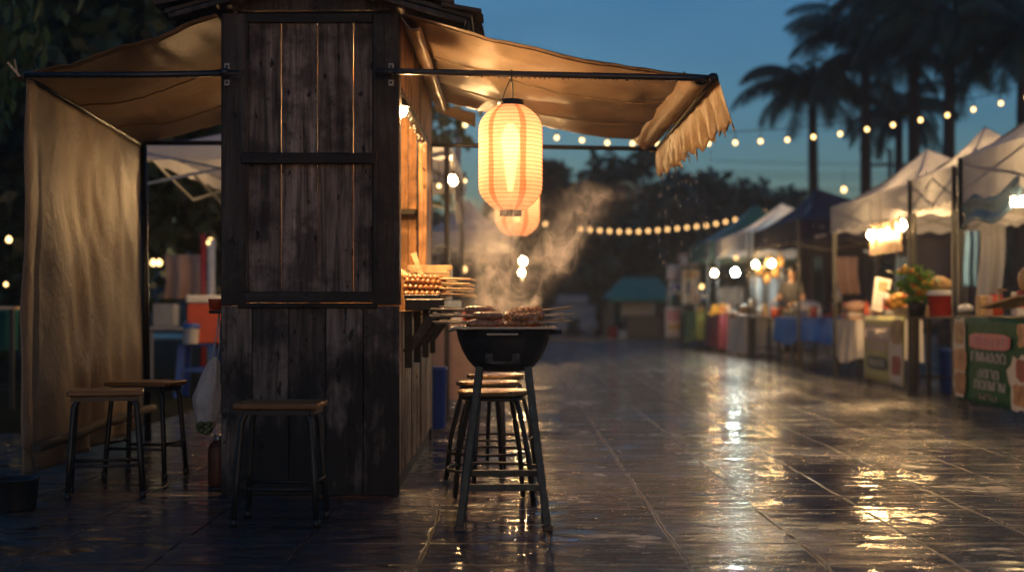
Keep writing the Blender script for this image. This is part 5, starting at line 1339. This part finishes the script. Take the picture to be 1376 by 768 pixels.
# ================================================================== BEHIND THE KIOSK
canopy(0, 'white canopy standing directly behind the kiosk with its lit underside', -3.28, -.55, 12.7, 16.5, 2.30, 2.42, 3.15, M['white_canvas'])
canopy(0, 'pale bluish canopy whose peak shows beside the nearer lantern', -1.35, .02, 20.0, 23.5, 1.86, 2.04, 2.60, M['white_canvas'], apex=(-.66, 21.5))
canopy(0, 'low cream canopy lit from below beyond the bluish canopy', -1.5, -.1, 27.0, 30.0, 1.98, 2.12, 2.3, M['white_canvas'], apex=(-.7, 28.5))
lamp(608, 243, 13.0, .042, M['bulb_warm'], 'bare bulb by the tent post between kiosk and lantern', 2.5)
lamp(440, 262, 14.6, .05, M['bulb_warm'], 'added unseen bulb lighting the underside of the canopy behind the kiosk', 2.6)  # added behind the kiosk, out of view, to warm the canopy underside
lamp(625, 243, 16.0, .018, M['bulb_string'], 'tiny bulb just right of the bare bulb by the tent post', 2.5)
lamp(590, 250, 14.5, .022, M['bulb_string'], 'dim bulb half hidden by the kiosk end', 2.5)
lamp(624, 362, 19.5, .04, M['bulb_far'], 'dim orange bulb low between the tent posts', 2.0)
lamp(648, 349, 28.0, .03, M['bulb_far'], 'bulb under the low cream canopy', 2.2)
lp_ = thing('lamp_post', (gx(702, 24), 24.0, 0), 'short lamp post with two stacked bulbs glowing through the smoke', 'lamp post')
b = MB(); x = gx(702, 24); b.tube([(x, 24.06, 0), (x, 24.06, 1.95)], .02, 8); b.bar((x, 24.06, 1.95), (x, 23.96, 1.95), .02); b.build('pole', M['pipe'], lp_)
bulb_at(lp_, at(703, 351, 24), .05, M['bulb_warm']); bulb_at(lp_, at(701, 366, 24), .04, M['bulb_warm'])
table(-1.6, -.30, 13.1, 14.2, .82, 'table behind the kiosk under a beige cloth'); drape(-1.6, -.30, 13.1, 14.2, .82, .62, M['pink_cloth'], 'beige cloth over the table just behind the kiosk', 12)
tub('blue_bucket', 584, 575, 492, 11.4, .10, M['blue_plastic'], None, 'tall blue bucket just behind the kiosk corner', 'bucket')
hang(612, 620, 185, 300, 15.0, M['white_canvas'], 'narrow pale strip of cloth hanging beside the bare bulb', 3)
for i, (px, py, Y, sx, sz, mt, lb) in enumerate([(612, 428, 13.5, .07, .06, 'white_plastic', 'white bowl on the beige cloth table'), (628, 425, 13.6, .06, .08, 'orange_plastic', 'orange jar on the beige cloth table'), (650, 415, 20.5, .12, .3, 'dark_plastic', 'dark sack standing under the bluish canopy'), (668, 425, 21.0, .12, .25, 'pink_cloth', 'beige sack standing under the bluish canopy')]):
    p = at(px, py, Y); b = MB(); b.blob(p, sx, sx, sz, .2, 2, 2, seed=i + 40); tag(b.build('goods', M[mt], origin=p), lb, 'goods')
table(-1.2, .05, 20.3, 21.4, .80, 'table under the bluish canopy'); drape(-1.2, .05, 20.3, 21.4, .80, .5, M['pale_cloth'], 'pale cloth on the table under the bluish canopy', 9)
# seen through the gap between curtain and kiosk
bs = thing('plastic_stool', (-3.42, 15.6, 0), 'blue plastic stool carrying the red cooler box', 'stool')
b = MB(); b.box(-3.62, -3.22, 15.4, 15.8, .555, .58); b.build('seat', M['blue_plastic'], bs, bevel=.012)
for sx in (-1, 1):
    for sy in (-1, 1):
        b = MB(); b.bar((-3.42 + sx * .165, 15.6 + sy * .165, .556), (-3.42 + sx * .205, 15.6 + sy * .205, 0), .065, .05); b.build('leg', M['blue_plastic'], bs)
b = MB()
for sy in (-1, 1): b.bar((-3.6, 15.6 + sy * .18, .30), (-3.24, 15.6 + sy * .18, .30), .02, .05)
b.build('brace', M['blue_plastic'], bs)
cb = thing('cooler_box', (-3.35, 15.6, .58), 'orange red cooler box with a white lid on the blue plastic stool', 'cooler')
b = MB(); b.box(-3.53, -3.08, 15.42, 15.78, .583, 1.02); b.build('body', M['orange_plastic'], cb, bevel=.02, seg=2)
b = MB(); b.box(-3.54, -3.07, 15.41, 15.79, 1.023, 1.11); b.build('lid', M['white_plastic'], cb, bevel=.02, seg=2)
b = MB(); b.tube([(-3.53, 15.6 - .1, .85), (-3.57, 15.6 - .1, .80), (-3.57, 15.7, .80), (-3.53, 15.7, .85)], .012, 8); b.build('handle', M['white_plastic'], cb)
tub('water_jug', 257, 462, 438, 15.4, .09, M['white_plastic'], M['blue_plastic'], 'white water jug on the left edge of the blue stool', 'jug')
hang(222, 270, 342, 402, 19.0, M['pink_cloth'], 'beige sheet hanging far behind the red cooler', 6)
b = MB(); b.box(gx(205, 17), gx(233, 17), 17.0, 17.3, .75, 1.02); b.box(gx(200, 17), gx(250, 17), 16.95, 17.4, .70, .745)
for x in (gx(203, 17), gx(247, 17)): b.box(x - .02, x + .02, 17.0, 17.04, 0, .698)
tag(b.build('white_box_stand', M['grey_plastic'], origin=(gx(220, 17), 17, 0), bevel=.01), 'white box on a low white stand behind the tan curtain', 'box')
b = MB(); b.tube([(gx(273, 18), 18, 0), (gx(273, 18), 18, 1.9)], .035, 10); tag(b.build('red_pole', M['red_plastic'], origin=(gx(273, 18), 18, 0)), 'dark red pole behind the red cooler', 'pole')
b = MB(); b.tube([(gx(284, 18.4), 18.4, 0), (gx(284, 18.4), 18.4, 1.85)], .05, 10); tag(b.build('white_pole', M['white_plastic'], origin=(gx(284, 18.4), 18.4, 0)), 'white pole topped by a glow beside the dark red pole', 'pole')
for i, (px, py, Y, r, lb) in enumerate([(195, 353, 20, .03, 'leftmost of the three amber bulbs behind the curtain edge'), (206, 353, 20, .045, 'middle of the three amber bulbs behind the curtain edge'), (214, 353, 20.5, .045, 'rightmost of the three amber bulbs behind the curtain edge'), (283, 326, 18.4, .05, 'amber lamp on top of the white pole'), (12, 322, 16, .035, 'amber bulb in the dark foliage left of the curtain'), (8, 382, 18, .025, 'faint amber bulb low at the far left edge')]):
    lamp(px, py, Y, r, M['bulb_string'], lb, gz(py, Y) + (.6 if i != 3 else .1), 'amber bulbs in the dark behind the curtain')
table(-6.2, -4.75, 13.6, 14.4, .99, 'dark table at the far left edge behind the curtain', 'palewood')
tub('teal_bin', 10, 470, 415, 15.0, .12, cloth('teal_plastic', (.02, .16, .16), (.015, .11, .11), .05, .4, 3), None, 'teal bin standing under the dark table at the far left edge', 'bin')

# ================================================================== TREES
def crown(mb, clumps, n, size, rd, flat=.0):
    tot = sum(c_[3] ** 2 for c_ in clumps)
    for (x, y, z, r) in clumps:
        k = int(n * r * r / tot); tone = rd.random()
        for i in range(k):
            d = Vector((rd.gauss(0, 1), rd.gauss(0, 1), rd.gauss(0, 1))).normalized()
            p = Vector((x, y, z)) + d * r * (rd.random() ** .45) * Vector((1, 1, .8)).length / 1.62
            u = Vector((rd.uniform(-1, 1), rd.uniform(-1, 1), rd.uniform(-1.2, .4))).normalized()
            v = u.cross(Vector((rd.uniform(-1, 1), rd.uniform(-1, 1), rd.uniform(-1, 1)))).normalized()
            s = size * rd.uniform(.6, 1.3)
            mb.add([p, p + u * s * .5 + v * s * .28, p + u * s, p + u * s * .5 - v * s * .28], [(0, 1, 2, 3)], min(1, max(0, tone * .6 + rd.random() * .4)))
def tree(X, Y, h, cw, z0, label, seed, n=3500, size=.4, mat='leaf_tree', name='park_tree', group=None, nclump=16):
    rd = random.Random(seed)
    root = thing(name, (X, Y, 0), label, 'tree', group)
    clumps = []
    for i in range(nclump):
        t = rd.random(); a = rd.random() * 2 * PI; z = z0 + (h - z0) * t
        rr = cw * (math.sin(PI * (.12 + .8 * t))) * rd.uniform(.3, 1)
        clumps.append((X + rr * math.cos(a), Y + rr * math.sin(a) * .8, z, cw * rd.uniform(.28, .5)))
    b = MB(); top = h * .72
    b.tube([(X + .12 * math.sin(i * 1.3 + seed), Y, top * i / 8) for i in range(9)], [.30 * h / 8 * (1 - .1 * i) for i in range(9)], 9)
    for (x, y, z, r) in clumps[:9]:
        s_ = Vector((X, Y, z0 * .75 + .1 * h)); e_ = Vector((x, y, z)); m_ = s_.lerp(e_, .5) + Vector((0, 0, -.1 * h * .5))
        b.tube([s_, m_, e_], [.09 * h / 8, .06 * h / 8, .02 * h / 8], 6)
    b.build('trunk', M['bark'], root)
    b = MB(); crown(b, clumps, n, size, rd); b.build('crown', M[mat], root)
    return root
fw = 'dark bushy tree in the wood behind the amber string of bulbs'
for i, (px, Y, py, cwp) in enumerate([(748, 62, 238, 62), (800, 58, 250, 60), (862, 60, 203, 78), (925, 64, 232, 66), (985, 60, 238, 66), (1045, 66, 262, 60), (700, 66, 262, 60), (640, 60, 285, 60)]):
    tree(gx(px, Y), Y, gz(py, Y), cwp * Y / F, .9, fw, 30 + i, 2600, .62, group='wooded edge trees', nclump=22)
for i, (px, Y, py, cwp) in enumerate([(1110, 62, 300, 80), (1200, 64, 300, 80), (1300, 60, 290, 90), (1390, 62, 280, 90), (560, 58, 300, 70)]):
    tree(gx(px, Y), Y, gz(py, Y), cwp * Y / F, .8, 'low dark tree hidden for the most part behind the market tents', 50 + i, 1400, .7, group='low trees behind the tents', nclump=14)
rd = random.Random(77); b = MB()
cl = [(x + rd.uniform(-1, 1), 82 + rd.uniform(-3, 3), rd.uniform(.6, 3.2), rd.uniform(1.6, 2.8)) for x in range(-70, 71, 2)]
crown(b, cl, 9000, 1.1, rd); tag(b.build('treeline', M['leaf_tree']), kind='stuff')
# big dark tree over the left, and one nearer branch
tree(-6.6, 21.5, 8.5, 3.4, 2.1, 'huge dark leafy tree filling the top left behind the tan awning', 5, 15000, .34, 'leaf_dark', 'broadleaf_tree', None, 46)
tree(-4.0, 25.5, 7.0, 2.7, 1.75, 'dark tree with hanging leaves seen through the gap beside the kiosk', 6, 7000, .34, 'leaf_dark', 'broadleaf_tree', None, 26)
tree(-10.0, 26.0, 9.0, 4.0, 1.2, 'dark tree at the far left edge behind the huge one', 8, 7000, .42, 'leaf_dark', 'broadleaf_tree', None, 26)
rd = random.Random(9)
nb = thing('leafy_shrub_tree', (-5.5, 13.2, 0), 'slender tree with larger green leaves at the top left edge', 'tree')
b = MB(); b.tube([(-5.7, 13.2, 0), (-5.65, 13.2, 1.5), (-5.5, 13.2, 2.8), (-5.0, 13.1, 3.6)], [.07, .06, .05, .02], 8)
for e_ in ((-4.55, 13, 3.62), (-4.9, 13.3, 3.1), (-5.1, 13, 3.95)): b.tube([(-5.5, 13.2, 2.8), e_], [.03, .008], 6)
b.build('trunk', M['bark'], nb)
b = MB()
for i in range(330):
    c0 = rd.choice([(-4.55, 13, 3.62), (-4.9, 13.3, 3.1), (-5.1, 13, 3.9), (-4.75, 13.1, 3.3)])
    p = Vector(c0) + Vector((rd.gauss(0, .22), rd.gauss(0, .25), rd.gauss(0, .25)))
    leafquad(b, p, Vector((rd.uniform(-.6, .6), rd.uniform(-.6, .6), -1)), rd.uniform(.14, .26), rd.uniform(.03, .05), rd.random())
b.build('crown', leafmat('broad_green_leaf', (.03, .06, .015), (.08, .13, .03)), nb)

def palm(px, py, Y, Lf, label, seed, nf=24, lean=0):
    nf = int(nf * 1.12); Lf *= 1.13
    rd = random.Random(seed); c_ = at(px, py, Y)
    root = thing('palm_tree', (c_.x + lean, Y, 0), label, 'palm tree', 'palm trees behind the market')
    b = MB(); n = 12
    b.tube([(c_.x + lean * (1 - t) ** 2 + .0, Y, c_.z * t) for t in [i / n for i in range(n + 1)]], [.20 - .07 * i / n + (.008 if i % 2 else 0) for i in range(n + 1)], 10); b.build('trunk', M['bark'], root)
    b = MB()
    for k in range(nf):
        a = 2 * PI * k / nf * 2.4 + rd.uniform(-.2, .2); el = rd.uniform(-.35, 1.25); L_ = Lf * rd.uniform(.85, 1.1)
        dirh = Vector((math.cos(a), math.sin(a), 0)); pts = []; p = c_.copy(); th = el; m = 14
        for i in range(m + 1):
            pts.append(p.copy()); d = dirh * math.cos(th) + Vector((0, 0, math.sin(th))); p = p + d * (L_ / m); th -= (.072 + .095 * i / m) * (1.15 if el > .3 else .85)
        b.tube(pts, [.025 * (1 - .85 * i / m) for i in range(m + 1)], 4, False, .2)
        tone = rd.random(); side = dirh.cross(Vector((0, 0, 1))).normalized()
        for i in range(1, m * 4):
            t = i / (m * 4); j = min(m - 1, int(t * m)); q = pts[j].lerp(pts[j + 1], t * m - j); tang = (pts[j + 1] - pts[j]).normalized()
            ln = Lf * .27 * math.sin(PI * (.12 + .82 * t)) ** .8 * rd.uniform(.85, 1.1)
            for s_ in (-1, 1):
                d = (side * s_ * .8 + tang * .55 + Vector((0, 0, -.55 - .5 * rd.random()))).normalized(); w_ = tang * .021
                m2 = q + d * ln * .5 + Vector((0, 0, .06 * ln)); e_ = q + d * ln + Vector((0, 0, -.12 * ln))
                b.add([q - w_, q + w_, m2 + w_, m2 - w_], [(0, 1, 2, 3)], min(1, tone * .6 + rd.random() * .4)); b.add([m2 - w_, m2 + w_, e_], [(0, 1, 2)], min(1, tone * .6 + rd.random() * .4))
    b.build('crown', M['leaf_palm'], root)
    b = MB()
    for k in range(7): b.blob(c_ + Vector((.2 * math.cos(k), .2 * math.sin(k), -.22 - .05 * (k % 3))), .11, .11, .13, .1, 2, 1, seed=k)
    b.build('coconuts', M['bark'], root)
    return root
palm(1092, 122, 45, 2.5, 'leftmost palm, its drooping crown over the navy canopy', 1, 26, .15)
palm(1163, 66, 42, 2.7, 'second palm from the left, taller than its neighbours on both sides', 2, 26, .05)
palm(1208, 142, 50, 2.3, 'shorter palm between the two taller middle ones', 3, 22, -.1)
palm(1276, 38, 37, 2.6, 'palm with the thick dark trunk behind the white canopy peaks', 4, 28, -.12)
palm(1375, 42, 35, 2.4, 'rightmost palm cut by the right edge of the view', 5, 26, -.1)
palm(1228, -8, 39, 2.5, 'tallest palm with its crown at the top edge of the view', 6, 26, 0)

# power lines
pl = thing('power_lines', (gx(1000, 56), 56, 0), 'thin power cables on a pole crossing low behind the palm trunks', 'power line')
b = MB()
for k, py in enumerate((216, 224, 236, 244)):
    b.tube([at(960 + 520 * i / 20, py + 10 * math.sin(PI * i / 20) - 14 * i / 20 + 6 * (k % 2), 56) for i in range(21)], .012, 4)
b.build('cable', M['wire'], pl)
b = MB(); x = gx(1196, 56.2); b.tube([(x, 56.2, 0), (x, 56.2, gz(200, 56.2))], .09, 8); b.bar((x - .9, 56.2, gz(222, 56.2)), (x + .9, 56.2, gz(222, 56.2)), .1); b.build('pole', M['bark'], pl)

# ================================================================== SMOKE AND RAIN
def smokemat():
    m, nt, out = newmat('grill_smoke')
    tc = N(nt, 'TexCoord'); mp = N(nt, 'Mapping'); mp.inputs['Scale'].default_value = (1, 1, .62); L(nt, tc.outputs['Object'], mp.inputs[0])
    wv = N(nt, 'TexNoise', i_Scale=4.2, i_Detail=2.0); L(nt, mp.outputs[0], wv.inputs[0])
    ws = N(nt, 'VectorMath', operation='SUBTRACT'); L(nt, wv.outputs['Color'], ws.inputs[0]); ws.inputs[1].default_value = (.5, .5, .5)
    wsc = N(nt, 'VectorMath', operation='SCALE'); L(nt, ws.outputs[0], wsc.inputs[0]); wsc.inputs['Scale'].default_value = .26
    pos = N(nt, 'VectorMath', operation='ADD'); L(nt, tc.outputs['Object'], pos.inputs[0]); L(nt, wsc.outputs[0], pos.inputs[1])
    s = N(nt, 'SeparateXYZ'); L(nt, pos.outputs[0], s.inputs[0]); x, y, z = s.outputs
    def plume(x0, k, k2, w0, wk, zmax):
        cx_ = math_(nt, 'ADD', math_(nt, 'ADD', math_(nt, 'MULTIPLY', z, k), x0), math_(nt, 'MULTIPLY', math_(nt, 'MULTIPLY', z, z), k2))
        wd = math_(nt, 'ADD', math_(nt, 'MULTIPLY', z, wk), w0)
        dx = math_(nt, 'SUBTRACT', x, cx_); d2 = math_(nt, 'ADD', math_(nt, 'MULTIPLY', dx, dx), math_(nt, 'MULTIPLY', y, y))
        q = math_(nt, 'DIVIDE', d2, math_(nt, 'MULTIPLY', wd, wd))
        gsn = math_(nt, 'POWER', 2.718, math_(nt, 'MULTIPLY', q, -1.0))
        fade = math_(nt, 'SUBTRACT', 1.0, math_(nt, 'DIVIDE', z, zmax), True)
        return math_(nt, 'MULTIPLY', gsn, fade)
    d = math_(nt, 'ADD', math_(nt, 'MULTIPLY', plume(-.03, .05, -.1, .085, .08, .60), 1.0), math_(nt, 'MULTIPLY', plume(.10, .22, .55, .03, .15, .62), 1.25))
    mp2 = N(nt, 'Mapping'); mp2.inputs['Scale'].default_value = (1, 1, .7); L(nt, pos.outputs[0], mp2.inputs[0])
    n = N(nt, 'TexNoise', i_Scale=14.0, i_Detail=8.0, i_Roughness=.66, i_Distortion=1.1); L(nt, mp2.outputs[0], n.inputs[0])
    wisps = math_(nt, 'MULTIPLY', math_(nt, 'SUBTRACT', n.outputs[0], .50), 7.5, True)
    d = math_(nt, 'MULTIPLY', d, math_(nt, 'ADD', wisps, .015))
    floor_ = math_(nt, 'MULTIPLY', math_(nt, 'ADD', N_out_z(nt, tc), .0), 40.0, True)
    d = math_(nt, 'MULTIPLY', math_(nt, 'MULTIPLY', d, floor_), 46.0)
    v = N(nt, 'VolumePrincipled'); v.inputs['Color'].default_value = (.95, .93, .92, 1); v.inputs['Anisotropy'].default_value = .35
    L(nt, d, v.inputs['Density']); L(nt, v.outputs[0], out.inputs['Volume']); return m
def N_out_z(nt, tc):
    s = N(nt, 'SeparateXYZ'); L(nt, tc.outputs['Object'], s.inputs[0]); return s.outputs[2]
b = MB(); b.box(GX - .32, GX + .72, GY - .3, GY + .3, .93, 1.72)
tag(b.build('smoke', smokemat(), origin=(GX, GY, .93)), kind='stuff')

rd = random.Random(21); b = MB()
for i in range(240):
    if i < 120: px, Y = rd.uniform(885, 965), rd.uniform(7.4, 9.5); py = rd.uniform(200, 400)
    else: px, Y = rd.uniform(0, 1376), rd.uniform(6.5, 14); py = rd.uniform(0, 640)
    if px < 560 and py > 20 and i >= 120 and px > 200: continue
    p = at(px, py, Y); l = rd.uniform(.008, .022); r = rd.uniform(.0013, .0026)
    if p.z < .05: continue
    b.lathe([(.0002, -l * .6), (r, -l * .3), (r * .8, l * .1), (.0002, l)], 6, p)
tag(b.build('rain', M['water']), kind='stuff')

def hazemat():
    m, nt, out = newmat('damp_evening_air')
    v = N(nt, 'VolumePrincipled'); v.inputs['Color'].default_value = (.86, .88, .92, 1); v.inputs['Density'].default_value = .0018; v.inputs['Anisotropy'].default_value = .3
    L(nt, v.outputs[0], out.inputs['Volume']); return m
b = MB(); b.box(-60, 60, -12, 96, -1.03, 14); tag(b.build('haze', hazemat()), kind='stuff')
